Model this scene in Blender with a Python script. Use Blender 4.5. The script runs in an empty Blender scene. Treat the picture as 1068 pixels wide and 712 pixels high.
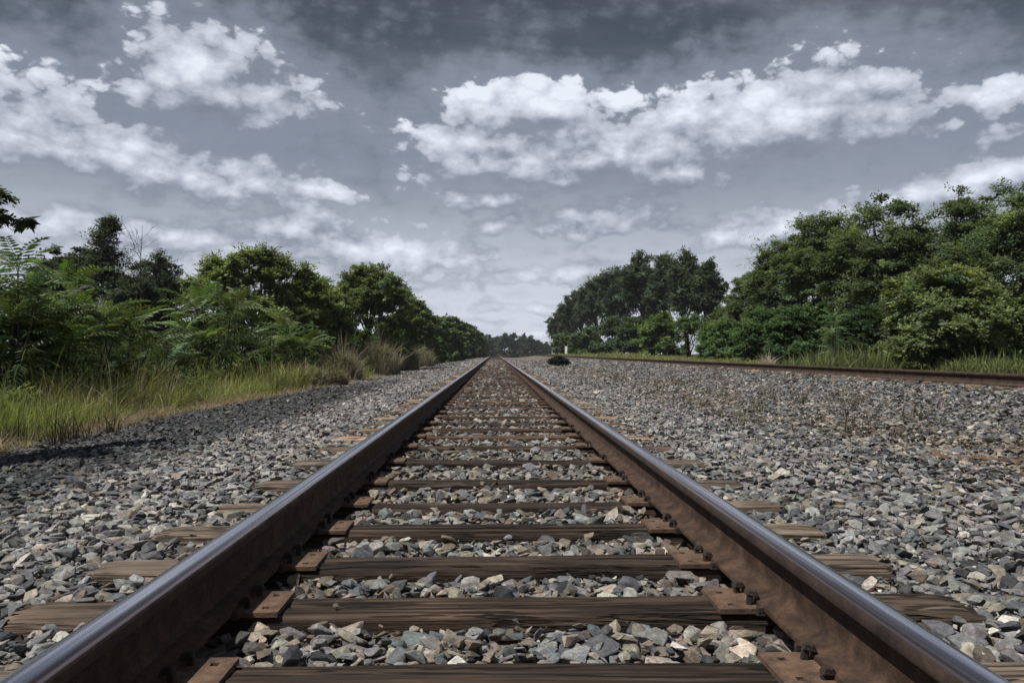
import bpy, bmesh, math, random
import numpy as np
from mathutils import Vector, Matrix

R = math.radians
scene = bpy.context.scene
COL = scene.collection
rng = np.random.default_rng(11)
random.seed(11)
F = 830.0                       # focal length in pixels of the 1068 px wide photograph
EYE = 0.504                     # camera height above the rail heads (z = 0)

def at(px, depth):              # lateral position of something seen at column px at that depth
    return (px - 516.0) / F * depth
def up(py, depth):              # height of something seen at row py at that depth
    return EYE + (368.0 - py) / F * depth

# ------------------------------------------------------------------ helpers
def np_mesh(name, V, faces, mats, tint=None, smooth=False, midx=None):
    """faces: array (n,k) or list of such arrays"""
    if not isinstance(faces, (list, tuple)): faces = [faces]
    me = bpy.data.meshes.new(name)
    V = np.asarray(V, np.float32)
    me.vertices.add(len(V)); me.vertices.foreach_set('co', V.ravel())
    tot = np.concatenate([np.full(len(f), f.shape[1], np.int32) for f in faces])
    idx = np.concatenate([np.asarray(f, np.int32).ravel() for f in faces])
    me.loops.add(len(idx)); me.loops.foreach_set('vertex_index', idx)
    me.polygons.add(len(tot))
    start = np.concatenate([[0], np.cumsum(tot)[:-1]]).astype(np.int32)
    me.polygons.foreach_set('loop_start', start)
    if midx is not None: me.polygons.foreach_set('material_index', np.asarray(midx, np.int32))
    me.polygons.foreach_set('use_smooth', np.full(len(tot), smooth, bool))
    if tint is not None:
        a = me.attributes.new('tint', 'FLOAT_COLOR', 'POINT')
        c = np.ones((len(V), 4), np.float32); c[:, :3] = tint
        a.data.foreach_set('color', c.ravel())
    for m in (mats if isinstance(mats, (list, tuple)) else [mats]): me.materials.append(m)
    me.update(calc_edges=True)
    return me

def link(name, me, parent=None, loc=None, **props):
    o = bpy.data.objects.new(name, me); COL.objects.link(o)
    if parent is not None: o.parent = parent
    if loc is not None: o.location = loc
    for k, v in props.items(): o[k] = v
    return o

def thing(name, label, cat, loc=(0, 0, 0), group=None, rz=0.0):
    o = bpy.data.objects.new(name, None); COL.objects.link(o)
    o.empty_display_size = 0.2
    o.location = loc; o.rotation_euler = (0, 0, rz)
    o['label'] = label; o['category'] = cat
    if group: o['group'] = group
    return o

def inst(pv, pf, M, T):
    """stamp a prototype (pv, pf) with matrices M (N,3,3) and offsets T (N,3)"""
    N, n = len(T), len(pv)
    V = np.einsum('nij,kj->nki', M, pv) + T[:, None, :]
    Fc = pf[None] + (np.arange(N) * n)[:, None, None]
    return V.reshape(-1, 3), Fc.reshape(-1, pf.shape[1])

def norm(v): return v / np.maximum(np.linalg.norm(v, axis=-1, keepdims=True), 1e-9)

def value_noise(x, y, seed=0):
    xi, yi = np.floor(x).astype(int), np.floor(y).astype(int)
    fx, fy = x - xi, y - yi
    fx, fy = fx * fx * (3 - 2 * fx), fy * fy * (3 - 2 * fy)
    def h(a, b):
        n = (a * 374761393 + b * 668265263 + seed * 974711) & 0x7fffffff
        n = ((n ^ (n >> 13)) * 1274126177) & 0x7fffffff
        return ((n ^ (n >> 16)) & 0xffff) / 65535.0
    return (h(xi, yi) * (1 - fx) + h(xi + 1, yi) * fx) * (1 - fy) + (h(xi, yi + 1) * (1 - fx) + h(xi + 1, yi + 1) * fx) * fy

def fbm(x, y, seed=0, o=3):
    s, a, t = 0, 1.0, 0
    for k in range(o):
        s = s + a * value_noise(x * 2 ** k, y * 2 ** k, seed + k); t += a; a *= .5
    return s / t

def tube(path, rad, n=6):
    path = [Vector(p) for p in path]; V, Q = [], []
    for i, p in enumerate(path):
        d = (path[min(i + 1, len(path) - 1)] - path[max(i - 1, 0)]).normalized()
        a = d.orthogonal().normalized(); b = d.cross(a)
        for k in range(n):
            t = 2 * math.pi * k / n
            V.append(p + (a * math.cos(t) + b * math.sin(t)) * rad[i])
    for i in range(len(path) - 1):
        for k in range(n):
            Q.append((i * n + k, i * n + (k + 1) % n, (i + 1) * n + (k + 1) % n, (i + 1) * n + k))
    return np.array([tuple(v) for v in V], float), np.array(Q, int)

class Bag:
    """collects arrays that become ONE mesh"""
    def __init__(s): s.V, s.F, s.T, s.n = [], [], [], 0
    def add(s, V, Fc, tint=None):
        s.V.append(np.asarray(V, float)); s.F.append(np.asarray(Fc, int) + s.n); s.n += len(V)
        if tint is not None: s.T.append(np.broadcast_to(np.asarray(tint, float), (len(V), 3)))
    def mesh(s, name, mats, smooth=False):
        return np_mesh(name, np.concatenate(s.V), s.F, mats, np.concatenate(s.T) if s.T else None, smooth)

def bm_mesh(name, bm, mats, smooth=False):
    me = bpy.data.meshes.new(name); bm.to_mesh(me); bm.free()
    for m in (mats if isinstance(mats, (list, tuple)) else [mats]): me.materials.append(m)
    if smooth:
        for p in me.polygons: p.use_smooth = True
    return me

# ------------------------------------------------------------------ node helpers
def new_mat(name):
    m = bpy.data.materials.new(name); m.use_nodes = True
    nt = m.node_tree; nt.nodes.clear()
    out = nt.nodes.new('ShaderNodeOutputMaterial')
    return m, nt, out

class NB:
    """tiny node builder"""
    def __init__(s, nt): s.nt = nt
    def n(s, t, **kw):
        nd = s.nt.nodes.new(t)
        for k, v in kw.items(): setattr(nd, k, v)
        return nd
    def put(s, sock, v):
        if isinstance(v, bpy.types.NodeSocket): s.nt.links.new(v, sock)
        elif v is not None:
            try: sock.default_value = v
            except Exception: sock.default_value = (*v, 1.0)
    def m(s, op, a, b=None, c=None, clamp=False):
        nd = s.n('ShaderNodeMath', operation=op, use_clamp=clamp)
        s.put(nd.inputs[0], a)
        if b is not None: s.put(nd.inputs[1], b)
        if c is not None: s.put(nd.inputs[2], c)
        return nd.outputs[0]
    def smooth(s, v, lo, hi, a=0.0, b=1.0):
        nd = s.n('ShaderNodeMapRange', interpolation_type='SMOOTHSTEP')
        s.put(nd.inputs[0], v)
        for i, q in zip((1, 2, 3, 4), (lo, hi, a, b)): s.put(nd.inputs[i], q)
        return nd.outputs[0]
    def lin(s, v, lo, hi, a=0.0, b=1.0):
        nd = s.n('ShaderNodeMapRange'); s.put(nd.inputs[0], v)
        for i, q in zip((1, 2, 3, 4), (lo, hi, a, b)): s.put(nd.inputs[i], q)
        return nd.outputs[0]
    def mix(s, f, a, b, mode='MIX'):
        nd = s.n('ShaderNodeMix', data_type='RGBA', blend_type=mode)
        s.put(nd.inputs[0], f); s.put(nd.inputs[6], a); s.put(nd.inputs[7], b)
        return nd.outputs[2]
    def noise(s, vec, scale, detail=4, rough=.55, dist=0.0, out=0):
        nd = s.n('ShaderNodeTexNoise'); s.put(nd.inputs['Vector'], vec)
        nd.inputs['Scale'].default_value = scale; nd.inputs['Detail'].default_value = detail
        nd.inputs['Roughness'].default_value = rough; nd.inputs['Distortion'].default_value = dist
        return nd.outputs[out]
    def mapping(s, vec, scale=(1, 1, 1), loc=(0, 0, 0)):
        nd = s.n('ShaderNodeMapping'); s.put(nd.inputs[0], vec)
        nd.inputs['Scale'].default_value = scale; nd.inputs['Location'].default_value = loc
        return nd.outputs[0]
    def ramp(s, v, stops):
        nd = s.n('ShaderNodeValToRGB'); s.put(nd.inputs[0], v)
        el = nd.color_ramp.elements
        while len(el) < len(stops): el.new(.5)
        for e, (p, c) in zip(el, stops): e.position = p; e.color = (*c, 1)
        return nd.outputs[0]
    def bump(s, h, strength=.5, dist=.01):
        nd = s.n('ShaderNodeBump'); s.put(nd.inputs['Height'], h)
        nd.inputs['Strength'].default_value = strength; nd.inputs['Distance'].default_value = dist
        return nd.outputs[0]
    def bsdf(s, col, rough=.8, metal=0.0, normal=None, spec=.3):
        nd = s.n('ShaderNodeBsdfPrincipled')
        s.put(nd.inputs['Base Color'], col); s.put(nd.inputs['Roughness'], rough); s.put(nd.inputs['Metallic'], metal)
        nd.inputs['Specular IOR Level'].default_value = spec
        if normal is not None: s.put(nd.inputs['Normal'], normal)
        return nd.outputs[0]

# ------------------------------------------------------------------ materials
def mat_stone():
    m, nt, out = new_mat('crushed_stone'); b = NB(nt)
    t = b.n('ShaderNodeAttribute', attribute_name='tint').outputs['Color']
    pos = b.n('ShaderNodeTexCoord').outputs['Object']
    n1 = b.noise(pos, 55, 5, .65); n2 = b.noise(pos, 260, 3, .6)
    n3 = b.noise(b.mapping(pos, (1, 1.3, 4)), 40, 3, .6, 1.0)
    f = b.lin(n1, .3, .7, .5, 1.38); g = b.lin(n2, .25, .75, .7, 1.25); k = b.lin(n3, .35, .65, .82, 1.16)
    c = b.mix(1.0, t, b.m('MULTIPLY', b.m('MULTIPLY', f, g), k), 'MULTIPLY')
    hgt = b.m('ADD', b.m('MULTIPLY', n1, .6), b.m('MULTIPLY', n2, .35))
    nt.links.new(b.bsdf(c, .78, 0, b.bump(hgt, .55, .006), .35), out.inputs[0]); return m

def mat_bed():
    m, nt, out = new_mat('ballast_bed'); b = NB(nt)
    pos = b.n('ShaderNodeTexCoord').outputs['Object']
    v = b.n('ShaderNodeTexVoronoi'); b.put(v.inputs['Vector'], b.mapping(pos, (1, 1, 1))); v.inputs['Scale'].default_value = 17
    hsv = b.n('ShaderNodeSeparateColor'); nt.links.new(v.outputs['Color'], hsv.inputs[0])
    c = b.ramp(hsv.outputs[0], [(0, (.06, .06, .062)), (.45, (.15, .15, .15)), (.8, (.24, .235, .225)), (1, (.36, .34, .31))])
    big = b.noise(pos, .9, 4)
    c = b.mix(b.lin(big, .35, .6, .25, .85), c, b.mix(b.noise(pos, 60, 4), (.10, .072, .05), (.22, .165, .12)))
    e = b.n('ShaderNodeTexVoronoi', feature='DISTANCE_TO_EDGE'); b.put(e.inputs['Vector'], pos); e.inputs['Scale'].default_value = 17
    nt.links.new(b.bsdf(c, .9, 0, b.bump(b.m('MINIMUM', e.outputs[0], .25), 1.0, .08), .2), out.inputs[0]); return m

def mat_ground():
    m, nt, out = new_mat('soil_and_turf'); b = NB(nt)
    pos = b.n('ShaderNodeTexCoord').outputs['Object']
    n1 = b.noise(pos, .35, 5); n2 = b.noise(pos, 9, 4)
    c = b.mix(b.lin(n1, .35, .65), (.045, .058, .02), (.085, .072, .036))
    c = b.mix(b.lin(n2, .35, .7, 0, .6), c, (.03, .032, .014))
    nt.links.new(b.bsdf(c, .95, 0, b.bump(n2, .8, .06), .1), out.inputs[0]); return m

def mat_wood():
    m, nt, out = new_mat('creosoted_wood'); b = NB(nt)
    tc = b.n('ShaderNodeTexCoord').outputs['Object']
    rnd = b.n('ShaderNodeObjectInfo').outputs['Random']
    off = b.n('ShaderNodeCombineXYZ'); b.put(off.inputs[0], b.m('MULTIPLY', rnd, 37.0)); b.put(off.inputs[1], b.m('MULTIPLY', rnd, 11.0))
    ad = b.n('ShaderNodeVectorMath', operation='ADD'); b.put(ad.inputs[0], tc); b.put(ad.inputs[1], off.outputs[0])
    P = ad.outputs[0]
    g1 = b.noise(b.mapping(P, (1.6, 34, 34)), 1.0, 5, .65, .6)
    g2 = b.noise(b.mapping(P, (5, 150, 150)), 1.0, 4, .6, .3)
    blot = b.noise(P, 3.2, 5, .6)
    c = b.ramp(g1, [(.30, (.010, .008, .007)), (.44, (.05, .033, .023)), (.56, (.115, .078, .054)), (.70, (.24, .18, .13))])
    c = b.mix(b.lin(g2, .35, .7, 0, .55), c, (.02, .015, .012))
    c = b.mix(b.lin(blot, .42, .62, 0, .75), c, b.mix(.5, c, (.03, .024, .02)))
    # outer ends of a tie weather to grey brown
    sx = b.n('ShaderNodeSeparateXYZ'); nt.links.new(tc, sx.inputs[0])
    endf = b.m('MULTIPLY', b.smooth(b.m('ABSOLUTE', sx.outputs[0]), .78, .95), b.lin(rnd, .1, .7, .35, 1.0))
    grey = b.ramp(g1, [(.3, (.06, .048, .038)), (.46, (.29, .23, .175)), (.66, (.50, .41, .32))])
    c = b.mix(b.m('MULTIPLY', endf, b.lin(blot, .35, .6, 1, .45)), c, grey)
    tone = b.ramp(b.m('FRACT', b.m('MULTIPLY', rnd, 7.31)), [(0, (.5, .5, .52)), (.4, (.8, .77, .74)), (.75, (1.2, 1.1, 1.0)), (1, (1.5, 1.28, 1.12))])
    c = b.mix(1.0, c, tone, 'MULTIPLY')
    g3 = b.noise(b.mapping(P, (.8, 16, 16), (3, 1, 2)), 1.0, 4, .6, .5)
    ck = b.smooth(b.m('ABSOLUTE', b.m('SUBTRACT', g3, .5)), .004, .03)
    c = b.mix(1.0, c, b.lin(ck, 0, 1, .16, 1.0), 'MULTIPLY')
    h = b.m('ADD', b.m('ADD', g1, b.m('MULTIPLY', g2, .5)), b.m('MULTIPLY', ck, .7))
    nt.links.new(b.bsdf(c, .82, 0, b.bump(h, .9, .012), .25), out.inputs[0]); return m

def mat_rust(name, dark, mid, light, sc=14):
    m, nt, out = new_mat(name); b = NB(nt)
    P = b.n('ShaderNodeTexCoord').outputs['Object']
    n1 = b.noise(P, sc, 6, .65); n2 = b.noise(P, sc * 9, 4, .6); n3 = b.noise(b.mapping(P, (1, 1, .12)), 30, 3)
    c = b.ramp(n1, [(.3, dark), (.5, mid), (.72, light)])
    c = b.mix(b.lin(n2, .3, .7, 0, .55), c, b.mix(1.0, c, (.5, .46, .44), 'MULTIPLY'))
    nt.links.new(b.bsdf(c, b.lin(n2, .3, .7, .68, .88), 0.0, b.bump(b.m('ADD', n1, b.m('MULTIPLY', n2, .8)), .6, .005), .35), out.inputs[0]); return m

def mat_head():
    """worn running surface on top, rust on the sides of the head"""
    m, nt, out = new_mat('rail_head_steel'); b = NB(nt)
    P = b.n('ShaderNodeTexCoord').outputs['Object']
    nz = b.n('ShaderNodeSeparateXYZ'); nt.links.new(b.n('ShaderNodeNewGeometry').outputs['True Normal'], nz.inputs[0])
    n1 = b.noise(P, 16, 5, .65); n2 = b.noise(P, 140, 4)
    rust = b.ramp(n1, [(.3, (.02, .014, .012)), (.55, (.05, .034, .027)), (.75, (.09, .06, .045))])
    rs = b.bsdf(rust, .75, 0, b.bump(n2, .3, .003), .35)
    st = b.noise(b.mapping(P, (260, .8, 1)), 1.0, 4, .6); st2 = b.noise(b.mapping(P, (60, .25, 1)), 1.0, 3, .6)
    pc = b.mix(b.lin(st, .3, .7), (.58, .56, .59), (.84, .84, .92))
    pc = b.mix(b.lin(st2, .45, .62, 0, .75), pc, (.20, .165, .16))
    ro = b.lin(b.m('ADD', b.m('MULTIPLY', st, .6), b.m('MULTIPLY', st2, .5)), .35, .8, .12, .30)
    ps = b.bsdf(pc, ro, 1.0, b.bump(st, .08, .001), .5)
    lx = b.n('ShaderNodeSeparateXYZ'); nt.links.new(P, lx.inputs[0])
    band = b.smooth(b.m('ADD', b.m('ABSOLUTE', lx.outputs[0]), b.m('MULTIPLY', b.m('SUBTRACT', st2, .5), .012)), .019, .032)
    pc = b.mix(band, pc, b.mix(1.0, pc, (.62, .50, .45), 'MULTIPLY'))
    ps = b.bsdf(pc, b.m('ADD', ro, b.m('MULTIPLY', band, .12)), 1.0, None, .5)
    f = b.smooth(b.m('ADD', nz.outputs[2], b.m('MULTIPLY', b.m('SUBTRACT', n1, .5), .25)), .18, .55)
    mx = b.n('ShaderNodeMixShader'); b.put(mx.inputs[0], f); nt.links.new(rs, mx.inputs[1]); nt.links.new(ps, mx.inputs[2])
    nt.links.new(mx.outputs[0], out.inputs[0]); return m

def mat_leaf(name, trans=.3, rough=.5, spec=.3):
    m, nt, out = new_mat(name); b = NB(nt)
    t = b.n('ShaderNodeAttribute', attribute_name='tint').outputs['Color']
    d = b.bsdf(t, rough, 0, None, spec)
    tr = b.n('ShaderNodeBsdfTranslucent'); b.put(tr.inputs[0], b.mix(1.0, t, (1.25, 1.25, .6), 'MULTIPLY'))
    mx = b.n('ShaderNodeMixShader'); mx.inputs[0].default_value = trans
    nt.links.new(d, mx.inputs[1]); nt.links.new(tr.outputs[0], mx.inputs[2]); nt.links.new(mx.outputs[0], out.inputs[0]); return m

def mat_bark():
    m, nt, out = new_mat('bark'); b = NB(nt)
    P = b.n('ShaderNodeTexCoord').outputs['Object']
    n = b.noise(b.mapping(P, (9, 9, 1.6)), 2, 5, .65)
    nt.links.new(b.bsdf(b.ramp(n, [(.3, (.025, .02, .017)), (.7, (.095, .08, .068))]), .9, 0, b.bump(n, .8, .03), .2), out.inputs[0]); return m

def mat_flat(name, c, rough=.7, sc=20, var=.3):
    m, nt, out = new_mat(name); b = NB(nt)
    P = b.n('ShaderNodeTexCoord').outputs['Object']; n = b.noise(P, sc, 5)
    cc = b.mix(b.lin(n, .3, .7, 0, var), c, tuple(q * .45 for q in c))
    nt.links.new(b.bsdf(cc, rough, 0, b.bump(n, .2, .004), .3), out.inputs[0]); return m

M_STONE, M_BED, M_GROUND, M_WOOD, M_HEAD = mat_stone(), mat_bed(), mat_ground(), mat_wood(), mat_head()
M_RAIL = mat_rust('rusty_rail', (.016, .010, .007), (.052, .030, .019), (.115, .066, .041), 15)
M_PLATE = mat_rust('rusty_tie_plate', (.045, .029, .021), (.115, .072, .048), (.20, .128, .083), 22)
M_OLD = mat_rust('old_dark_rail', (.022, .015, .012), (.055, .035, .026), (.10, .063, .045), 7)
M_SPIKE = mat_rust('dark_spike_iron', (.016, .012, .011), (.035, .025, .021), (.07, .046, .035), 40)
M_LEAF = mat_leaf('leaves', .44, .6, .18); M_GRASS = mat_leaf('grass_blades', .35, .6, .2); M_FROND = mat_leaf('fronds', .3, .5, .22)
M_BARK = mat_bark(); M_DRY = mat_leaf('dry_stalks', .2, .8, .1)
M_WHITE = mat_flat('white_paint', (.75, .75, .73), .6, 8, .25); M_GREYPOST = mat_flat('grey_post', (.2, .2, .2))
M_PLANK = M_WOOD

# ------------------------------------------------------------------ ground
GX = [-400, -60, -14, -9, -5, -3.3, -1.95, -1.36, -.85, .85, 1.36, 2.2, 3.6, 5.2, 6.1, 6.5, 7.4, 8.5, 9.3, 10.4, 13, 60, 400]
GZ = [-1.5, -.3, -.40, -.47, -.47, -.36, -.262, -.226, -.212, -.212, -.226, -.255, -.285, -.14, -.02, .035, .03, -.05, -.02, .10, .17, .4, 1.0]
def crest(y):
    d = np.maximum(np.asarray(y, float) - 132.0, 0); return -np.minimum(d * d * .0022, 2.4)
def gz(x, y):
    x, y = np.asarray(x, float), np.asarray(y, float)
    return np.interp(x, GX, GZ) + crest(y) + .05 * (fbm(x * .55 + 40, y * .4 + 7, 3) - .5) * np.clip((np.abs(x) - 1.2) * 1.2, 0, 1)

xs = np.unique(np.concatenate([np.linspace(-400, -16, 25), np.linspace(-16, 16, 110), np.linspace(16, 400, 25)]))
ys = np.unique(np.concatenate([np.linspace(-40, 0, 14), np.linspace(0, 30, 60), np.linspace(30, 190, 90), np.linspace(190, 1500, 30)]))
X, Y = np.meshgrid(xs, ys); nx, ny = len(xs), len(ys)
I = np.arange(nx * ny).reshape(ny, nx)
Q = np.stack([I[:-1, :-1], I[:-1, 1:], I[1:, 1:], I[1:, :-1]], -1).reshape(-1, 4)
inside = ((X > -4.7) & (X < 9.2))
Z = gz(X, Y) - np.where(inside, .16, 0.0)
link('ground', np_mesh('ground', np.stack([X, Y, Z], -1).reshape(-1, 3), Q, M_GROUND, smooth=True), kind='structure')
xs = np.linspace(-5.15, 9.45, 74); ys = np.concatenate([np.arange(-8, 40, .35), np.arange(40, 176, 1.2)])
X, Y = np.meshgrid(xs, ys); nx, ny = len(xs), len(ys)
I = np.arange(nx * ny).reshape(ny, nx)
Q = np.stack([I[:-1, :-1], I[:-1, 1:], I[1:, 1:], I[1:, :-1]], -1).reshape(-1, 4)
edge = np.clip(np.minimum(X + 5.15, 9.45 - X) / .35, 0, 1)
Zb = gz(X, Y) - .02 - (1 - edge) * .12 + .012 * (fbm(X * 6, Y * 6, 9) - .5)
link('ballast_bed', np_mesh('ballast_bed', np.stack([X, Y, Zb], -1).reshape(-1, 3), Q, M_BED, smooth=True), kind='structure')

# ------------------------------------------------------------------ track layout
TC = .0136                                       # middle of the track
RAILX = (TC - .7555, TC + .7555)
back = [1.777, 2.265, 2.708, 3.212, 3.741, 4.34, 5.146, 5.954, 6.65, 7.243, 7.897, 8.615, 9.32, 10.15]
tieY = [1.33 - .085] + [q - .085 for q in back]
while tieY[-1] < 160: tieY.append(tieY[-1] + .565 + random.uniform(-.05, .05))
tieY = np.array(tieY)
TIE_L, TIE_W, TIE_H, TIE_TOP = 2.59, .178, .17, -.183

def tie_mesh(seed):
    r = np.random.default_rng(seed)
    nl, hw = 72, TIE_W / 2
    # cross-section: top with grain ridges, then sides
    prof = [(-hw, -TIE_H), (-hw, -.09), (-hw * .995, -.040), (-hw * .985, -.014)]
    tops = np.linspace(-hw * .9, hw * .9, 15)
    tz = -.008 * np.abs(tops / hw) ** 6
    groove = np.zeros(15)
    prof += [(a, z) for a, z in zip(tops, tz)]
    prof += [(hw * .985, -.014), (hw * .995, -.040), (hw, -.09), (hw, -TIE_H)]
    prof = np.array(prof); k = len(prof)
    xs = np.linspace(-TIE_L / 2, TIE_L / 2, nl)
    V = np.zeros((nl, k, 3)); V[:, :, 0] = xs[:, None]; V[:, :, 1] = prof[:, 0]; V[:, :, 2] = prof[:, 1]
    # ridges, long cracks and worn hollows
    s = r.integers(0, 9999)
    A, B = np.meshgrid(xs, np.arange(k), indexing='ij')
    V[:, :, 2] += (.010 * (fbm(A * 1.3 + 5, B * .9, s) - .5)) * (prof[:, 1] > -.06)
    V[:, :, 1] += .010 * (fbm(A * 2.2, B * .45 + 30, s + 5) - .5)
    for c in range(r.integers(2, 5)):
        j = r.integers(5, k - 5); x0, x1 = np.sort(r.uniform(-1.3, 1.3, 2))
        msk = np.clip(np.minimum(xs - x0, x1 - xs) / .15, 0, 1)
        V[:, j, 2] -= msk * r.uniform(.006, .016)
    V[:, :, 2] += .004 * np.sin(xs * r.uniform(1, 2) + r.uniform(0, 6))[:, None]
    e = np.clip((np.abs(xs) - 1.22) / .075, 0, 1)[:, None] ** 2
    V[:, :, 2] -= e * .009 * r.uniform(.5, 1.6) * (prof[:, 1] > -.06); V[:, :, 1] *= 1 - .03 * e
    V[0, :, 0] += r.uniform(-.02, .03, k); V[-1, :, 0] -= r.uniform(-.02, .03, k)
    I = np.arange(nl * k).reshape(nl, k)
    Q = np.stack([I[:-1, :-1], I[:-1, 1:], I[1:, 1:], I[1:, :-1]], -1).reshape(-1, 4)[:, ::-1]
    bot = np.stack([I[:-1, -1], I[:-1, 0], I[1:, 0], I[1:, -1]], -1)[:, ::-1]
    caps = np.array([I[0, :], I[-1, ::-1]])
    me = np_mesh('railroad_tie', V.reshape(-1, 3), [Q, bot, caps], M_WOOD, smooth=True)
    me.set_sharp_from_angle(angle=R(38)); return me
TIE_M = [tie_mesh(100 + i) for i in range(10)]

def cells_solid(name, xc, yc, holes, z0, z1, mat):
    """slab on a grid of cells, some of them left open as real holes"""
    V, Q, idx = [], [], {}
    def v(i, j, k):
        if (i, j, k) not in idx: idx[i, j, k] = len(V); V.append((xc[i], yc[j], (z0, z1)[k]))
        return idx[i, j, k]
    nI, nJ = len(xc) - 1, len(yc) - 1
    keep = {(i, j) for i in range(nI) for j in range(nJ)} - set(holes)
    for i, j in keep:
        Q.append((v(i, j, 1), v(i + 1, j, 1), v(i + 1, j + 1, 1), v(i, j + 1, 1)))
        Q.append((v(i, j, 0), v(i, j + 1, 0), v(i + 1, j + 1, 0), v(i + 1, j, 0)))
        for di, dj, a, b_ in ((-1, 0, (0, 1), (0, 0)), (1, 0, (1, 0), (1, 1)), (0, -1, (0, 0), (1, 0)), (0, 1, (1, 1), (0, 1))):
            if (i + di, j + dj) not in keep:
                p, q = (i + a[0], j + a[1]), (i + b_[0], j + b_[1])
                Q.append((v(*p, 0), v(*q, 0), v(*q, 1), v(*p, 1)))
    return np_mesh(name, np.array(V), np.array(Q), mat)
# one plate, its inner (gauge) end towards +x
PX = [-.178, -.146, -.128, -.100, -.082, .082, .100, .128, .146, .178]
PY = [-.093, -.062, -.044, .044, .062, .093]
PLATE_M = cells_solid('tie_plate', PX, PY, [(1, 1), (1, 3), (7, 1), (7, 3)], 0, .013, M_PLATE)

def spike_mesh():
    bm = bmesh.new()
    bmesh.ops.create_cube(bm, size=1, matrix=Matrix.Translation((0, 0, .004)) @ Matrix.Diagonal((.016, .016, .05, 1)))
    g = bmesh.ops.create_cube(bm, size=1, matrix=Matrix.Translation((-.008, 0, .034)) @ Matrix.Diagonal((.036, .024, .013, 1)))
    for q in g['verts']:
        if q.co.z > .036: q.co.x = -.006 + (q.co.x + .009) * .55; q.co.y *= .6; q.co.z += .002
        elif q.co.x < -.02: q.co.z -= .004; q.co.y *= .8
    bmesh.ops.bevel(bm, geom=[e for e in bm.edges], offset=.003, segments=1, affect='EDGES')
    return bm_mesh('rail_spike', bm, M_SPIKE)
SPIKE_M = spike_mesh()

def rail_extrude(name, prof, y0, y1, mat, x, z):
    ysr = np.unique(np.concatenate([[y0, 0, 10, 30, 70, 132], np.arange(136, y1 + .1, 4)]))
    ysr = ysr[(ysr >= y0) & (ysr <= y1)]
    prof = np.array(prof, float); k = len(prof); n = len(ysr)
    V = np.zeros((n, k, 3)); V[:, :, 0] = x + prof[:, 0]; V[:, :, 1] = ysr[:, None]; V[:, :, 2] = z + prof[:, 1] + crest(ysr)[:, None]
    I = np.arange(n * k).reshape(n, k); J = np.roll(I, -1, 1)
    Q = np.stack([I[:-1], J[:-1], J[1:], I[1:]], -1).reshape(-1, 4)
    me = np_mesh(name, V.reshape(-1, 3), [Q[:, ::-1], np.array([I[0, :], I[-1, ::-1]])], mat, smooth=True)
    me.set_sharp_from_angle(angle=R(32)); return me
def mirror(half): return [(x, z) for x, z in half] + [(-x, z) for x, z in reversed(half) if abs(x) > 1e-6]
HEAD = mirror([(.0, 0), (.012, -.0004), (.020, -.0014), (.0265, -.0032), (.0312, -.0068), (.0345, -.0118), (.0362, -.0175), (.0368, -.036), (.0345, -.0405), (.012, -.0465)])
WEB = mirror([(.0145, -.0452), (.0105, -.052), (.0085, -.062), (.008, -.095), (.0088, -.120), (.012, -.1335), (.019, -.1415), (.026, -.1450)])
BASE = mirror([(.0235, -.1435), (.045, -.1485), (.0685, -.1555), (.070, -.1585), (.070, -.1675)])

def anchor_mesh():
    bm = bmesh.new()
    for d, l in (((0, 0, -.004), (.176, .014, .012)), ((.077, 0, .008), (.020, .014, .020)), ((-.077, 0, .008), (.020, .014, .020))):
        bmesh.ops.create_cube(bm, size=1, matrix=Matrix.Translation(d) @ Matrix.Diagonal((*l, 1)))
    bmesh.ops.bevel(bm, geom=[e for e in bm.edges], offset=.004, segments=1, affect='EDGES')
    return bm_mesh('rail_anchor', bm, M_SPIKE)
ANCHOR_M = anchor_mesh()

def build_rail(x, z, label, y0=-4.0, y1=168.0, group='rails of the main track', anchors=True, mh=None, mr=None):
    t = thing('rail', label, 'rail', (x, 0, z), group)
    link('rail_head', rail_extrude('rail_head', HEAD, y0, y1, mh or M_HEAD, 0, 0), t)
    link('rail_web', rail_extrude('rail_web', WEB, y0, y1, mr or M_RAIL, 0, 0), t)
    link('rail_base', rail_extrude('rail_base', BASE, y0, y1, mr or M_RAIL, 0, 0), t)
    if anchors:
        rest = Bag(); pv = np.array([v.co[:] for v in ANCHOR_M.vertices]); pf = [np.array([p.vertices[:] for p in ANCHOR_M.polygons if len(p.vertices) == k]) for k in (3, 4)]
        cnt = 0
        for i, y in enumerate(tieY[1:60]):
            for s in (-1, 1):
                if random.random() < .16: continue
                yy = y + s * (.105 + random.uniform(0, .012))
                if cnt < 60:
                    o = link('rail_anchor', ANCHOR_M, t, (0, yy, -.1725)); cnt += 1
                else:
                    for f in pf:
                        if len(f): rest.add(pv + np.array((0, yy, -.1725)), f)
        o = link('rail_anchor', rest.mesh('rail_anchor', M_SPIKE), t); o['kind'] = 'stuff'
    return t
build_rail(RAILX[0], 0, 'left rail of the main track with shaded inner side and polished bluish top')
build_rail(RAILX[1], 0, 'right rail of the main track with sunlit brown web and polished top')

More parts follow.
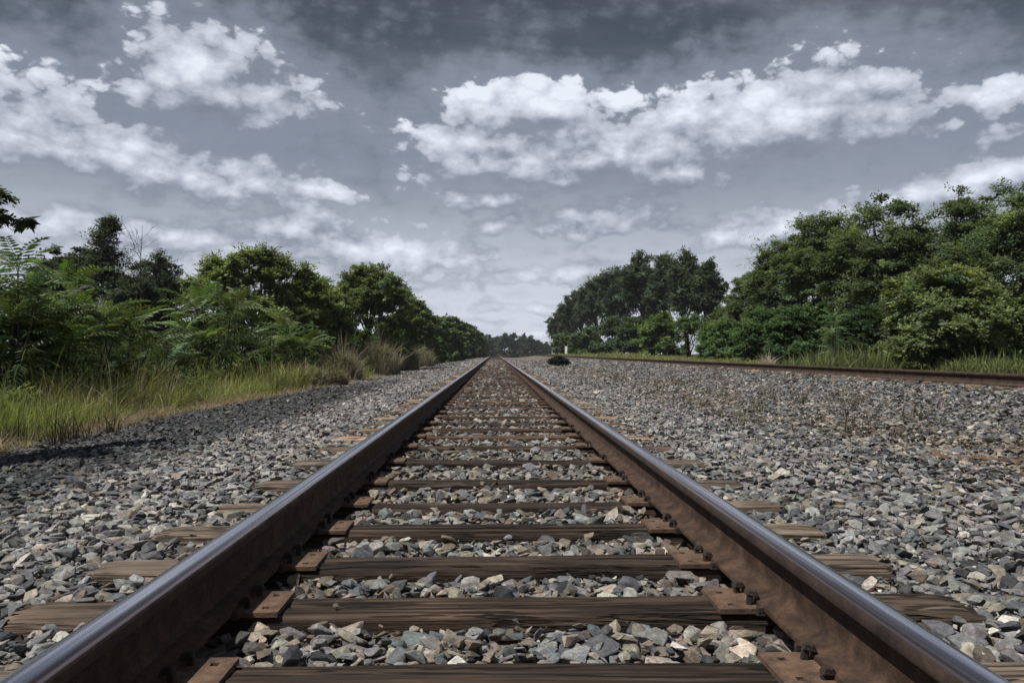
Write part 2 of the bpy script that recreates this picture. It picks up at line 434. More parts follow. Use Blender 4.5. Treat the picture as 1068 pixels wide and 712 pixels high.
ORD = ['first', 'second', 'third', 'fourth', 'fifth', 'sixth', 'seventh', 'eighth', 'ninth', 'tenth', 'eleventh', 'twelfth', 'thirteenth', 'fourteenth', 'fifteenth', 'sixteenth', 'seventeenth', 'eighteenth', 'nineteenth', 'twentieth']
N_SPIKED, N_PLATED = 64, 110
n_tie = 0
for i, y in enumerate(tieY):
    if i == 0: lab = 'wooden tie just before the lowest one in view, mostly hidden under the rails'
    elif i <= 20: lab = f'{ORD[i-1]} weathered brown wooden tie of the main track counting away from the viewer'
    elif y < 35: lab = 'small distant wooden tie of the main track in the narrowing middle stretch'
    else: lab = 'far off wooden tie of the main track near where the rails meet'
    zz = TIE_TOP + float(crest(y)) + random.uniform(-.006, .003)
    t = link('railroad_tie', TIE_M[int(rng.integers(10))], None, (TC + random.uniform(-.03, .03), y, zz), label=lab, category='railroad tie', group='ties of the main track')
    t.rotation_euler = (0, 0, random.uniform(-.008, .008) + (math.pi if random.random() < .5 else 0))
    dx = t.location.x
    turned = abs(t.rotation_euler.z) > 1
    if i < N_PLATED:
        for s in (0, 1):
            wx = RAILX[s] - dx
            inner = 1 if s == 0 else -1
            p = link('tie_plate', PLATE_M, t)
            p.location = ((-wx if turned else wx), 0, .002)
            p.rotation_euler = (0, 0, (0 if inner == 1 else math.pi) + (math.pi if turned else 0))
            p.location.z = TIE_TOP - zz + .002
            if i < N_SPIKED:
                for k, (sx, sy) in enumerate(((.088, .053), (.088, -.053), (-.088, .053), (-.088, -.053))):
                    if k >= 2 and i > 20 and random.random() < .5: continue
                    q = link('rail_spike', SPIKE_M, p, (sx, sy, random.uniform(-.006, .010)))
                    q.rotation_euler = (random.uniform(-.1, .1), random.uniform(-.12, .12), (0 if sx > 0 else math.pi) + random.uniform(-.25, .25))
# second track on the right, half buried in stone
RX2 = 6.98; RZ2 = .226
build_rail(RX2, RZ2, 'near rail of the second track, rusty brown, running along the grass on the right side', -2, 168, 'rails of the second track', False, M_OLD, M_OLD)
build_rail(RX2 + 1.511, RZ2 - .09, 'far rail of the second track, mostly hidden behind the near one beside the grass', -2, 168, 'rails of the second track', False, M_OLD, M_OLD)
for i, y in enumerate(np.arange(6.2, 46, .56)):
    t = link('railroad_tie', TIE_M[i % 10], None, (RX2 + .755, y + random.uniform(-.04, .04), RZ2 - .183 - .045), label='old tie of the second track almost buried in gravel under its rusty rails', category='railroad tie', group='buried ties of the second track')
    t.rotation_euler = (0, .0596, 0)
    p = link('tie_plate', PLATE_M, t, (-.755, 0, .002))
    p2 = link('tie_plate', PLATE_M, t, (.755, 0, .002)); p2.rotation_euler = (0, 0, math.pi)

# ------------------------------------------------------------------ ballast stones (uncountable: one object)
def stone_proto(seed, npts, bevel):
    r = np.random.default_rng(seed)
    d = norm(r.normal(size=(npts, 3)))
    ax = np.array([1.0, r.uniform(.6, .92), r.uniform(.28, .58)])
    p = np.sign(d) * np.abs(d) ** .75 * ax * r.uniform(.72, 1.12, (npts, 1))
    bm = bmesh.new()
    for q in p: bm.verts.new(q)
    g = bmesh.ops.convex_hull(bm, input=bm.verts)
    bmesh.ops.delete(bm, geom=[v for v in bm.verts if not v.link_faces], context='VERTS')
    bmesh.ops.dissolve_limit(bm, angle_limit=R(14), verts=bm.verts, edges=bm.edges)
    if bevel: bmesh.ops.bevel(bm, geom=list(bm.edges), offset=bevel, segments=1, affect='EDGES')
    bmesh.ops.triangulate(bm, faces=bm.faces)
    bmesh.ops.recalc_face_normals(bm, faces=bm.faces)
    V = np.array([v.co[:] for v in bm.verts]); bm.verts.index_update()
    Fc = np.array([[v.index for v in f.verts] for f in bm.faces]); bm.free()
    return V, Fc
NEAR_P = [stone_proto(s, 11 + s % 5, .035 + .01 * (s % 3)) for s in range(20)]
MID_P = [stone_proto(50 + s, 11, 0) for s in range(12)]
FAR_P = [stone_proto(90 + s, 8, 0) for s in range(8)]

PAL = np.array([(.27, .268, .262), (.20, .202, .205), (.14, .145, .150), (.09, .095, .104), (.048, .051, .058), (.235, .208, .172), (.31, .275, .228), (.42, .40, .37), (.165, .135, .105), (.12, .10, .08), (.105, .115, .128)])
def stone_cols(x, y, r):
    n = len(x)
    w = np.tile(np.array([1.3, 1.5, 1.3, 1.0, .75, .7, .5, .33, .3, .25, .8]), (n, 1))
    gauge = (np.abs(x - TC) < .72)[:, None]
    w = np.where(gauge, w * np.array([.8, .65, .6, .6, .8, 1.8, 1.6, 1.1, 2.2, 2.0, .7]), w)
    strip = np.clip(1 - np.abs(x - 3.7 - .5 * np.sin(y * .4)) / 1.3, 0, 1) * (fbm(x * .8, y * .6, 21) > .42)
    w = w * (1 + strip[:, None] * np.array([-.3, -.7, -.7, -.6, .3, 1.8, 1.6, .6, 7.0, 7.0, -.7]))
    old = 1.8 * np.clip((-x - 2.2) / .8, 0, 1)[:, None] * np.clip((26 - y) / 8, 0, 1)[:, None]  # stones grow darker towards the left edge, less so with distance
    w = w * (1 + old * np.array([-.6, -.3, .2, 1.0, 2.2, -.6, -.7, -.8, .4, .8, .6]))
    fresh = (np.clip(1 - np.abs(np.abs(x) - 1.75) / .9, 0, 1) * np.clip((y - 2.2) / 3, 0, 1))[:, None] * np.where(x < 0, 1.6, 1.0)[:, None]
    w = w * (1 + fresh * np.array([2.2, 1.2, 0, -.5, -.55, .2, .4, 2.0, -.55, -.55, -.3]))
    c = np.cumsum(np.maximum(w, .01), 1); c /= c[:, -1:]
    k = (r.random(n)[:, None] > c).sum(1).clip(0, len(PAL) - 1)
    base = PAL[k] * .9 * r.uniform(.62, 1.3, (n, 1))
    near = np.exp(-(np.minimum(np.abs(x - RAILX[0]), np.abs(x - RAILX[1])) / .2) ** 2)[:, None] * r.uniform(.2, .8, (n, 1))
    near = np.maximum(near, np.exp(-(np.abs(x - RX2) / .35) ** 2)[:, None] * r.uniform(.3, .9, (n, 1)))
    base = base * (1 - near) + near * base.mean(1, keepdims=True) * np.array((1.05, .72, .52))
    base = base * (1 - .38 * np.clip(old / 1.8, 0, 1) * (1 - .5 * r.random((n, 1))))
    return base * (1 + r.normal(0, .03, (n, 3))) * np.array((1.0, 1.0, .985))

def rot_mats(r, n, tilt):
    a = r.uniform(0, 2 * np.pi, n); ca, sa = np.cos(a), np.sin(a); o, e = np.zeros(n), np.ones(n)
    Rz = np.stack([ca, -sa, o, sa, ca, o, o, o, e], -1).reshape(n, 3, 3)
    t = r.normal(0, tilt, n); ct, st = np.cos(t), np.sin(t)
    Rx = np.stack([e, o, o, o, ct, -st, o, st, ct], -1).reshape(n, 3, 3)
    b_ = r.uniform(0, 2 * np.pi, n); cb, sb = np.cos(b_), np.sin(b_)
    R2 = np.stack([cb, -sb, o, sb, cb, o, o, o, e], -1).reshape(n, 3, 3)
    return R2 @ Rx @ Rz

def bury(x, y):     # height offset: below rails and beside ties
    z = np.zeros_like(x)
    for rx in RAILX: z = np.where(np.abs(x - rx) < .105, -.030, z)
    z = np.where((x > TC - .72) & (x < TC + .72), z - .004, z)
    return z

stones = Bag(); n_st = 0
def scatter(x, y, size, protos, tilt, r, lift):
    k = r.integers(0, len(protos), len(x))
    # keep off the ties of the main track
    j = np.searchsorted(tieY, y).clip(1, len(tieY) - 1)
    dy = np.minimum(np.abs(y - tieY[j - 1]), np.abs(y - tieY[j]))
    on_tie = (dy < TIE_W / 2 + size * .55) & (np.abs(x - TC) < TIE_L / 2 - .02)
    stray = r.random(len(x)) < np.where(np.abs(x - TC) > .9, np.clip(.02 + (y - 9) * .006, .015, .16), .006 + np.clip((y - 8) * .004, 0, .1))
    high = np.where(on_tie, TIE_TOP + .004 - np.interp(x, GX, GZ), 0)
    ok = ~on_tie | (stray & (size < .036))
    ok &= ~(((np.abs(x - RX2) < .09) | (np.abs(x - RX2 - 1.511) < .09)))
    ok &= ~((np.abs(x - RAILX[0]) < .09) & on_tie) & ~((np.abs(x - RAILX[1]) < .09) & on_tie)
    patch = np.clip(1 - np.abs(x - 3.6 - .5 * np.sin(y * .4)) / 1.5, 0, 1) * np.clip((fbm(x * 1.1, y * .8, 21) - .47) * 6, 0, 1)
    ok &= r.random(len(x)) > .74 * patch
    x, y, size, k, high, lift = x[ok], y[ok], size[ok], k[ok], high[ok], lift[ok]
    z = gz(x, y) + bury(x, y) + lift + high
    s = size[:, None] * r.uniform(.85, 1.15, (len(x), 3))
    Mx = rot_mats(r, len(x), tilt) * s[:, None, :]
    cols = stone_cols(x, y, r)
    for p, (pv, pf) in enumerate(protos):
        q = k == p
        if not q.any(): continue
        V, Fc = inst(pv, pf, Mx[q], np.stack([x[q], y[q], z[q]], -1))
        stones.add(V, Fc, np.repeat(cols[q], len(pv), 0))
def zone(y0, y1, sp, s0, s1, protos, tilt, r, second=.55, far=False):
    gx = np.arange(-5.05, 9.4, sp); gy = np.arange(y0, y1, sp)
    X, Y = np.meshgrid(gx, gy); x = X.ravel() + r.uniform(-.5, .5, X.size) * sp; y = Y.ravel() + r.uniform(-.5, .5, X.size) * sp
    lim = .72 * y + 1.6
    ok = (x > np.maximum(-lim, -5.1 + .25 * (fbm(y * .9, y * 0, 5) - .5) * 2)) & (x < lim) & ((x < 6.9) | ((x > 7.1) & (x < 9.2)))
    ok &= ~((x > 7.1) & (r.random(len(x)) < .6))
    x, y = x[ok], y[ok]
    sz = np.exp(r.normal(0, .36, len(x))) * (s0 + s1) / 2
    sz = np.clip(sz, s0 * .5, s1 * 1.9)
    scatter(x, y, sz, protos, tilt, r, r.uniform(-.014, .006, len(x)) - .2 * sz * 0)
    q = r.random(len(x)) < second
    x2 = x[q] + r.uniform(-.5, .5, q.sum()) * sp; y2 = y[q] + r.uniform(-.5, .5, q.sum()) * sp
    sz2 = np.clip(np.exp(r.normal(0, .3, len(x2))) * (s0 + s1) / 2, s0 * .6, s1 * 1.5)
    scatter(x2, y2, sz2, protos, tilt * 1.35, r, r.uniform(.002, .022, len(x2)))
rs = np.random.default_rng(5)
zone(.9, 4.2, .040, .023, .033, NEAR_P, .33, rs)
zone(.9, 3.6, .036, .008, .015, FAR_P, .5, rs, .3)
zone(4.2, 14, .045, .024, .034, MID_P, .33, rs)
zone(14, 34, .075, .036, .052, FAR_P, .33, rs)
zone(34, 80, .16, .07, .095, FAR_P, .30, rs, .3)
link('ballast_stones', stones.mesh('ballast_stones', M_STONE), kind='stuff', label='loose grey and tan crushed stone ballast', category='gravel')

# ------------------------------------------------------------------ foliage
def leaf_quads(pos, d, nrm, length, width):
    side = norm(np.cross(d, nrm)); L = length[:, None]; W = width[:, None]
    n2 = np.cross(side, d)
    v0 = pos; v1 = pos + d * L * .45 + side * W * .5 - n2 * W * .12; v2 = pos + d * L - n2 * L * .12; v3 = pos + d * L * .45 - side * W * .5 - n2 * W * .12
    V = np.stack([v0, v1, v2, v3], 1).reshape(-1, 3)
    return V, np.arange(len(V)).reshape(-1, 4)

def rand_ball(r, n):
    return norm(r.normal(size=(n, 3))) * r.random((n, 1)) ** (1 / 3)

def crown(r, lobes, st, zmin, given=None):
    """lobes: (x,y,z,rx,ry,rz) -> leaf mesh bag and clump centres"""
    vol = np.array([(l[3] * l[4] + l[3] * l[5] + l[4] * l[5]) for l in lobes]); vol[0] *= st.get('body', 2.6); vol = vol / vol.sum()
    C, SC = [], []
    for l, w in zip(lobes, vol):
        n = max(6, int(st['clumps'] * w))
        d = norm(r.normal(size=(n, 3)))
        d[:, 2] = np.where((d[:, 2] < -.35) & (r.random(n) < st.get('flip', .7)), -d[:, 2] * .6, d[:, 2])
        rad = np.where(r.random(n) < .22, r.uniform(.25, .7, n), r.uniform(.70, 1.06, n))
        rad = rad * (1 + .22 * (r.random(n) - .5)); rad = np.where(d[:, 2] > .45, np.minimum(rad, .93), rad)
        C.append(np.array(l[:3]) + d * rad[:, None] * np.array(l[3:])); SC.append(np.full(n, min(1.0, (l[3] + l[4]) * .5 / (2.2 * st['cr'])) ))
    C = np.concatenate(C); SC = np.concatenate(SC); SC = SC[C[:, 2] > zmin]; C = C[C[:, 2] > zmin]
    dd = np.linalg.norm(C[:, None] - C[None], axis=2); dd.sort(axis=1)
    okc = dd[:, min(3, len(C) - 1)] < 1.25 * st['cr'] if len(C) > 12 else np.ones(len(C), bool)
    C, SC = C[okc], SC[okc]
    if given is not None: C, SC = given, np.ones(len(given))
    mid = np.array([np.mean([l[0] for l in lobes]), np.mean([l[1] for l in lobes]), np.mean([l[2] for l in lobes]) - .3])
    cr = st['cr'] * np.exp(r.normal(0, .25, len(C))) * SC
    per = st['per']
    bright = np.exp(r.normal(0, st.get('cvar', .22), len(C)))
    yel = r.normal(0, 1, len(C))
    K = st.get('twigs', 7); nt_w = len(C) * K; ci = np.repeat(np.arange(len(C)), K)
    out = norm(C - mid); out[:, 2] = out[:, 2] * .6 + .2; out = norm(out)
    td = r.normal(size=(nt_w, 3)); td[:, 2] *= st.get('flat', .6); td = norm(norm(td) + out[ci] * .75 + np.array((0, 0, .12)))
    tl = cr[ci] * r.uniform(.65, 1.35, nt_w)
    m_ = max(6, per // K); ti = np.repeat(np.arange(nt_w), m_); n = len(ti); i = ci[ti]
    u = r.random(n) ** .7 * 1.0
    o3 = r.normal(size=(n, 3)) * (.20 * cr[i] * (1 - .55 * u))[:, None]; o3[:, 2] *= .6
    pos = C[i] - out[i] * (.25 * cr[i])[:, None] + td[ti] * (tl[ti] * u)[:, None] + o3
    pos[:, 2] -= st.get('droop', .3) * .55 * tl[ti] * u ** 2
    sd = norm(np.cross(td[ti], np.array((0, 0, 1.0)) + r.normal(0, .2, (n, 3)))) * np.where(r.random(n) < .5, -1, 1)[:, None]
    d = norm(td[ti] * .7 + sd * .75 + r.normal(0, .3, (n, 3)) + np.array((0, 0, -.35 * st.get('droop', .3))))
    nr = norm(np.array((0, 0, 1.0)) + r.normal(0, .45, (n, 3)) + out[i] * .4)
    L = st['len'] * r.uniform(.65, 1.3, n); inner = u < .22
    L = np.where(inner, L * 2.0, L); W = L * st.get('asp', .5)
    V, Fc = leaf_quads(pos, d, nr, L, W)
    base = np.array(st['col'])
    t = base * (bright[i] * np.exp(r.normal(0, .16, n)))[:, None] * (1 + yel[i, None] * np.array((.10, .05, -.05))) 
    t = t * np.exp(r.normal(0, .14, nt_w))[ti][:, None]
    return V, Fc, np.repeat(np.clip(t, .004, .5), 4, 0), C

def limbs(r, C, h, tr, nl=12, lean=0.0, multi=1):
    bag = Bag()
    for s in range(multi):
        b0 = np.array((r.uniform(-.3, .3) * (multi > 1), r.uniform(-.3, .3) * (multi > 1), -.1))
        top = np.array((lean * h * .6 + r.normal(0, .05 * h), r.normal(0, .05 * h), h * .72)) + b0
        pts = [b0 + (top - b0) * t + np.array((r.normal(0, .02 * h), r.normal(0, .02 * h), 0)) * (0 < t < 1) for t in (0, .2, .42, .65, .85, 1)]
        bag.add(*tube(pts, [tr * q for q in (1.25, 1, .8, .6, .4, .15)], 8))
        pick = C[r.permutation(len(C))[:nl]]
        for c in pick:
            t = np.clip(c[2] / h * .75, .18, .9); a = b0 + (top - b0) * t - np.array((0, 0, .12 * h * t))
            m1 = a + (c - a) * .45 + np.array((0, 0, -.03 * h)) + r.normal(0, .02 * h, 3)
            bag.add(*tube([a, m1, a + (c - a) * .8 + r.normal(0, .015 * h, 3), c], [tr * .42, tr * .27, tr * .14, tr * .05], 5))
    return bag

def tree(name, label, cat, x, y, h, lobes, st, seed, group=None, tr=.12, multi=1, nl=12, z=None, given=None):
    r = np.random.default_rng(seed)
    z = float(gz(x, y)) if z is None else z
    root = thing(name, label, cat, (x, y, z), group)
    V, Fc, T, C = crown(r, lobes, st, st.get('zmin', .12) * h, given)
    link('crown', np_mesh('crown', V, Fc, M_LEAF, T), root)
    if len(C) and tr: link('trunk', limbs(r, C, h, tr, nl, multi=multi).mesh('trunk', M_BARK, True), root)
    return root

def dome(h, w, r, n=7, low=.15, dep=None, skew=0.0, body=.70):
    """lobes that make an uneven rounded crown of height h and half-width w"""
    L = [(skew * w * .3, 0, h * (.47 + .05 * body), w * body, (dep or w) * body * .94, h * (.30 + .17 * body))]
    L.append((w * .08, 0, h * .78, w * .42, (dep or w) * .42, h * .20))
    if low < .05:
        for k in range(6):
            a = 2 * math.pi * (k + r.uniform(-.3, .3)) / 6
            L.append((math.cos(a) * w * .55, math.sin(a) * (dep or w) * .55, h * r.uniform(.12, .2), w * .42, (dep or w) * .42, h * .17))
    for k in range(n):
        a = 2 * math.pi * (k + r.uniform(-.3, .3)) / n; q = r.uniform(.42, .62)
        zc = r.uniform(low + .16, .74) * h
        f = math.cos(max(0, (zc / h - .35)) * 1.6)
        L.append((math.cos(a) * w * q * f + skew * w * zc / h, math.sin(a) * (dep or w) * q * f, zc, w * r.uniform(.32, .5), (dep or w) * r.uniform(.32, .5), h * r.uniform(.15, .25)))
    return L

G_LOCUST = dict(col=(0.113, 0.156, 0.079), clumps=320, per=300, cr=.62, len=.09, asp=.48, flat=.45, droop=.75, cvar=.22)
G_BOX = dict(col=(.145, .188, .095), clumps=300, per=250, cr=.32, len=.075, asp=.6, flat=.6, droop=.35)
G_ROUND = dict(col=(0.143, 0.187, 0.077), clumps=500, per=300, cr=.44, len=.095, asp=.62, flat=.6, droop=.35)
G_DARK = dict(col=(0.061, 0.087, 0.061), clumps=320, per=240, cr=.46, len=.09, asp=.45, flat=.45, droop=.5)
G_TALL = dict(col=(0.077, 0.110, 0.074), clumps=300, per=150, cr=.7, len=.20, asp=.5, flat=.8, droop=.1, zmin=.2, cvar=.3)
G_MIDB = dict(col=(0.108, 0.156, 0.077), clumps=120, per=180, cr=.55, len=.16, asp=.55, flat=.55, droop=.4, zmin=.0)
G_FAR = dict(col=(0.079, 0.113, 0.090), clumps=140, per=130, cr=1.2, len=.45, asp=.6, flat=.65, droop=.2, zmin=.0)
def S(base, **kw): return {**base, **kw}

rt = np.random.default_rng(77)
# --- right side: locust grove
spec = [  # px centre, depth, px top, px half width, label
    (1085, 24, 186, 78, 'tall dark locust tree at the grove end, rising over the yellow-green maple bush'),
    (1000, 27, 194, 72, 'broad dark feathery locust tree standing right behind the yellow-green maple bush'),
    (925, 29, 199, 66, 'feathery locust tree just left of the highest one, behind the roadside maple bush'),
    (868, 32, 208, 56, 'dark green locust tree behind the small pale sumac shoot'),
    (822, 37, 238, 44, 'locust tree with a ragged sloping crown above the tall grass clump'),
    (784, 44, 280, 30, 'low spreading locust tree on the left flank of the grove'),
    (757, 52, 318, 22, 'small bushy locust at the foot of the tall dark stand'),
]
for i, (px, d, pt, hw, lab) in enumerate(spec):
    x = at(px, d); z0 = float(gz(x, d)); h = (up(pt, d) - z0) * 1.08; w = hw / F * d * 1.15
    st = S(G_LOCUST, cr=.42 + .008 * d, len=.06 + d * .0012)
    tree('locust_tree', lab, 'tree', x, d, h, dome(h * .97, w, rt, 9, .02, dep=w), S(st, zmin=.03), 200 + i, 'locust trees behind the second track', .13, 2)
# underbrush in front of the grove
ub = [(838, 28, 312, 42, (.042, .072, .034), 'dark leafy bush at the foot of the grove left of the pale sumac'),
      (905, 25, 318, 34, (.03, .05, .026), 'shaded dark bush between the pale sumac and the yellow-green maple'),
      (795, 34, 318, 34, (.05, .082, .036), 'mid green bush beneath the sloping locust crown'),
      (755, 42, 330, 30, (.062, .098, .04), 'bright green bush beside the tall dark stand of trees'),
      (722, 52, 324, 34, (.05, .08, .036), 'rounded green bush below the bare trunks of the tall stand'),
      (1090, 19, 300, 55, (.045, .07, .03), 'dark bush at the grove end past the maple bush')]
for i, (px, d, pt, hw, c, lab) in enumerate(ub):
    x = at(px, d); z0 = float(gz(x, d)); h = up(pt, d) - z0; w = hw / F * d * 1.1
    tree('bush', lab, 'bush', x, d, h, dome(h, w, rt, 6, 0.0), S(G_MIDB, col=tuple(2.0 * q for q in c), len=.085, cr=.38, clumps=170, per=230), 240 + i, 'bushes at the edge of the grove', .05, 3, 8)
d = 18.8; x = at(990, d); h = up(266, d) - float(gz(x, d))
tree('maple_bush', 'large yellow-green maple bush standing in front of the dark locust grove', 'bush', x, d, h, dome(h * .98, 1.85, rt, 10, 0.0), S(G_BOX, zmin=.0, clumps=380), 260, None, .07, 4, 16)
# --- right side: tall dark stand, seen down the line
tall = [(587, 150, 318, 17), (603, 138, 303, 20), (622, 122, 288, 24), (646, 108, 277, 26), (670, 94, 258, 24), (694, 86, 262, 23), (718, 78, 262, 23), (740, 71, 265, 19)]
tl = ['last and smallest tree of the tall dark stand, beside the far gap in the trees', 'tree next to the last in the tall dark stand, above the white marker',
      'third tree from the far end of the tall dark stand', 'broad middle tree of the tall dark stand', 'tallest tree of the dark stand, with the highest crown', 'tree just right of the tallest one in the dark stand',
      'slender tree with bare visible trunk near the near end of the tall stand', 'nearest tree of the tall dark stand, open crown with sky gaps']
for i, (px, d, pt, hw) in enumerate(tall):
    x = at(px, d); z0 = float(gz(x, d)) - float(crest(d)); h = (up(pt, d) - z0) * 1.04; w = hw / F * d * 1.1
    L = dome(h, w, rt, 9, .25); L = [(a, b, c + .03 * h, e, f, g) for a, b, c, e, f, g in L]
    tree('tall_tree', tl[i], 'tree', x, d, h, L, S(G_TALL, cr=.35 + d * .0042, len=.08 + d * .0012), 300 + i, 'tall trees beyond the second track', .22, 1, 16)
mid = [(590, 128, 345, 14, (.045, .07, .036), 'bush behind the white marker at the far end of the tall stand'), (612, 110, 338, 17, (.052, .08, .042), 'pale rounded bush to the right of the white marker'),
       (640, 92, 328, 22, (.042, .066, .038), 'dark rounded bush under the middle of the tall stand'), (664, 80, 326, 24, (.036, .056, .032), 'low dark bush under the tallest tree'),
       (690, 68, 324, 26, (.06, .09, .034), 'yellowish bush in front of the slender bare trunks'), (676, 98, 322, 22, (.034, .052, .03), 'dark bush deep behind the low bush under the tallest tree')]
for i, (px, d, pt, hw, c, lab) in enumerate(mid):
    x = at(px, d); h = up(pt, d) - float(gz(x, d)); w = hw / F * d * 1.1
    tree('bush', lab, 'bush', x, d, h, dome(h, w, rt, 6, 0.0), S(G_MIDB, col=tuple(2.0 * q for q in c), cr=.4 + d * .005, len=.10 + d * .0013), 330 + i, 'bushes under the tall stand', .06, 3, 6)
# --- far wall of trees across the line
far = [(498, 352), (508, 347), (517, 349), (526, 346), (535, 345), (545, 347), (553, 349), (561, 353), (569, 357)]
for i, (px, pt) in enumerate(far):
    d = 300 + (i % 3) * 18; x = at(px, d); h = up(pt, d) + 2.6; w = 6.5 / F * d * 1.25
    tree('distant_tree', ['hazy distant tree closing the view where the main rails meet', 'far bluish tree in the row across the end of the line', 'distant dim tree in the row left of the tall dark stand'][min(2, i // 3)], 'tree', x, d, h, dome(h, w, rt, 6, 0.0), S(G_FAR, col=tuple(np.array((.060, .086, .068)) * rt.uniform(.85, 1.2))), 350 + i, 'trees across the far end of the line', .3, 1, 6, z=-2.6)
# --- left side row of trees
left = [(268, 30, 249, 78, G_ROUND, 'round_tree', 'large round leafy tree standing behind the tall sumac', .0), (325, 33, 290, 45, G_ROUND, 'round_tree', 'low bright shoulder tree at the right foot of the large round one', .0),
        (390, 41, 273, 47, S(G_ROUND, col=(.13, .175, .074)), 'round_tree', 'round tree with a pointed crown edge before the line of distant ones', .0),
        (430, 56, 312, 22, S(G_ROUND, col=(.13, .18, .08), len=.13, cr=.5), 'round_tree', 'small light green tree tucked right of the second round one', .0)]
for i, (px, d, pt, hw, st, nm, lab, sk) in enumerate(left):
    x = at(px, d); h = (up(pt, d) - float(gz(x, d))) * 1.05; w = hw / F * d * 1.12
    tree(nm, lab, 'tree', x, d, h, dome(h * .98, w, rt, 9, .02, body=.88), S(st, zmin=.04), 400 + i, 'round trees left of the track', .12, 2, 14)
lrow = [(452, 72, 328, 17), (463, 84, 326, 16), (474, 100, 330, 14), (483, 118, 334, 12), (490, 138, 338, 11), (497, 160, 343, 9), (502, 195, 348, 7)]
for i, (px, d, pt, hw) in enumerate(lrow):
    x = at(px, d); z0 = float(gz(x, d)); h = up(pt, d) - z0; w = hw / F * d * 1.25
    tree('lineside_tree', ['first and largest tree of the receding row left of the track', 'second tree of the receding row left of the track', 'third tree of the receding row, dark topped', 'fourth tree of the receding row left of the track', 'fifth tree of the row, small with distance', 'sixth tree of the row, close to the vanishing rails', 'last tiny tree of the row left of the vanishing rails'][i], 'tree', x, d, h, dome(h, w, rt, 7, 0.0),
         S(G_MIDB, col=tuple(np.array((.098, .142, .078)) * rt.uniform(.8, 1.2)), cr=.45 + d * .006, len=.12 + d * .0014, clumps=120), 420 + i, 'row of trees receding on the left', .1, 2, 8)
lb = [(372, 38, 338, 26, (.042, .072, .03), 'dark green bush at the foot of the second round tree'), (445, 66, 347, 20, (.05, .08, .03), 'green bush in front of the first row tree'), (472, 92, 352, 14, (.048, .076, .032), 'small far green bush along the ballast edge'), (485, 120, 357, 10, (.045, .07, .032), 'tiny far bush close to the left rail end'),
      (310, 27, 335, 36, (.036, .06, .026), 'shady bush below the large round tree'), (215, 25, 318, 40, (.034, .058, .026), 'dark bush behind the tall sumac'), (410, 46, 330, 20, (.04, .068, .03), 'small dark bush right of the second round tree foot')]
for i, (px, d, pt, hw, c, lab) in enumerate(lb):
    x = at(px, d); h = up(pt, d) - float(gz(x, d)); w = hw / F * d * 1.1
    tree('bush', lab, 'bush', x, d, h, dome(h, w, rt, 6, 0.0), S(G_MIDB, col=tuple(2.05 * q for q in c), cr=.36 + d * .004, len=.07 + d * .0014, clumps=130, per=190), 440 + i, 'bushes left of the track', .05, 3, 8)
# --- left side: dark pointed trees
d = 31; x = at(120, d); h = up(224, d) - float(gz(x, d)); rc = np.random.default_rng(471); nc = 300
uu = rc.random(nc) ** 1.25; ang = rc.uniform(0, 6.28, nc); rr = (1.95 * (1 - uu) ** .72 * (.75 + .35 * np.sin(ang * 3 + uu * 9)) + .10) * np.sqrt(rc.uniform(.15, 1, nc))
pts = np.stack([np.cos(ang) * rr + .25 * np.sin(uu * 6), np.sin(ang) * rr, h * (.06 + .90 * uu)], -1)
tree('dark_pointed_tree', 'tallest dark tree with a ragged pointed top behind the sumac thicket', 'tree', x, d, h, [(0, 0, h * .45, 1.5, 1.5, h * .5)], S(G_DARK, flat=.5, droop=.35, per=150, cr=.40), 470, None, .10, 1, 30, given=pts)
for i, (px, d, pt, hw, lab) in enumerate([(84, 33, 246, 32, 'dark tree just left of the ragged pointed one'), (168, 34, 254, 38, 'dark tree behind the bare dead sapling'), (60, 30, 256, 34, 'dark leafy tree rising behind the left sumac thicket'), (140, 29, 290, 40, 'low dark tree below the ragged pointed top')]):
    x = at(px, d); h = up(pt, d) - float(gz(x, d)); w = hw / F * d * 1.1
    tree('dark_tree', lab, 'tree', x, d, h, dome(h, w, rt, 8, .02), S(G_DARK, zmin=.04), 480 + i, 'dark trees behind the sumac', .1, 2, 14)
# bare dead sapling
d = 27.5; x = at(150, d); zb = float(gz(x, d)); h = up(236, d) - zb; r = np.random.default_rng(8)
t = thing('dead_sapling', 'leafless dead sapling with thin bare twigs before the dark trees', 'tree', (x, d, zb))
tb = Bag(); tb.add(*tube([(0, 0, -.1), (.03, 0, h * .4), (-.02, .02, h * .75), (.05, 0, h)], [.04, .026, .012, .004], 6)); link('trunk', tb.mesh('trunk', M_BARK, True), t)
bb = Bag()
for k in range(26):
    q = r.uniform(.35, .97); a = r.uniform(0, 6.28); l = h * (1.05 - q) * r.uniform(.35, .7) + .15
    p0 = np.array((.0, 0, h * q)); dr = np.array((math.cos(a), math.sin(a) * .8, r.uniform(.5, 1.4))); dr /= np.linalg.norm(dr)
    p2 = p0 + dr * l; p1 = p0 + dr * l * .5 + np.array((0, 0, -.06))
    bb.add(*tube([p0, p1, p2], [.008, .005, .003], 4))
    for s in range(3):
        p3 = p1 + (p2 - p1) * r.uniform(.1, .9); e = norm(dr + r.normal(0, .5, 3)) * l * .4
        bb.add(*tube([p3, p3 + e * .5, p3 + e], [.004, .003, .002], 4))
link('branches', bb.mesh('branches', M_BARK), t)

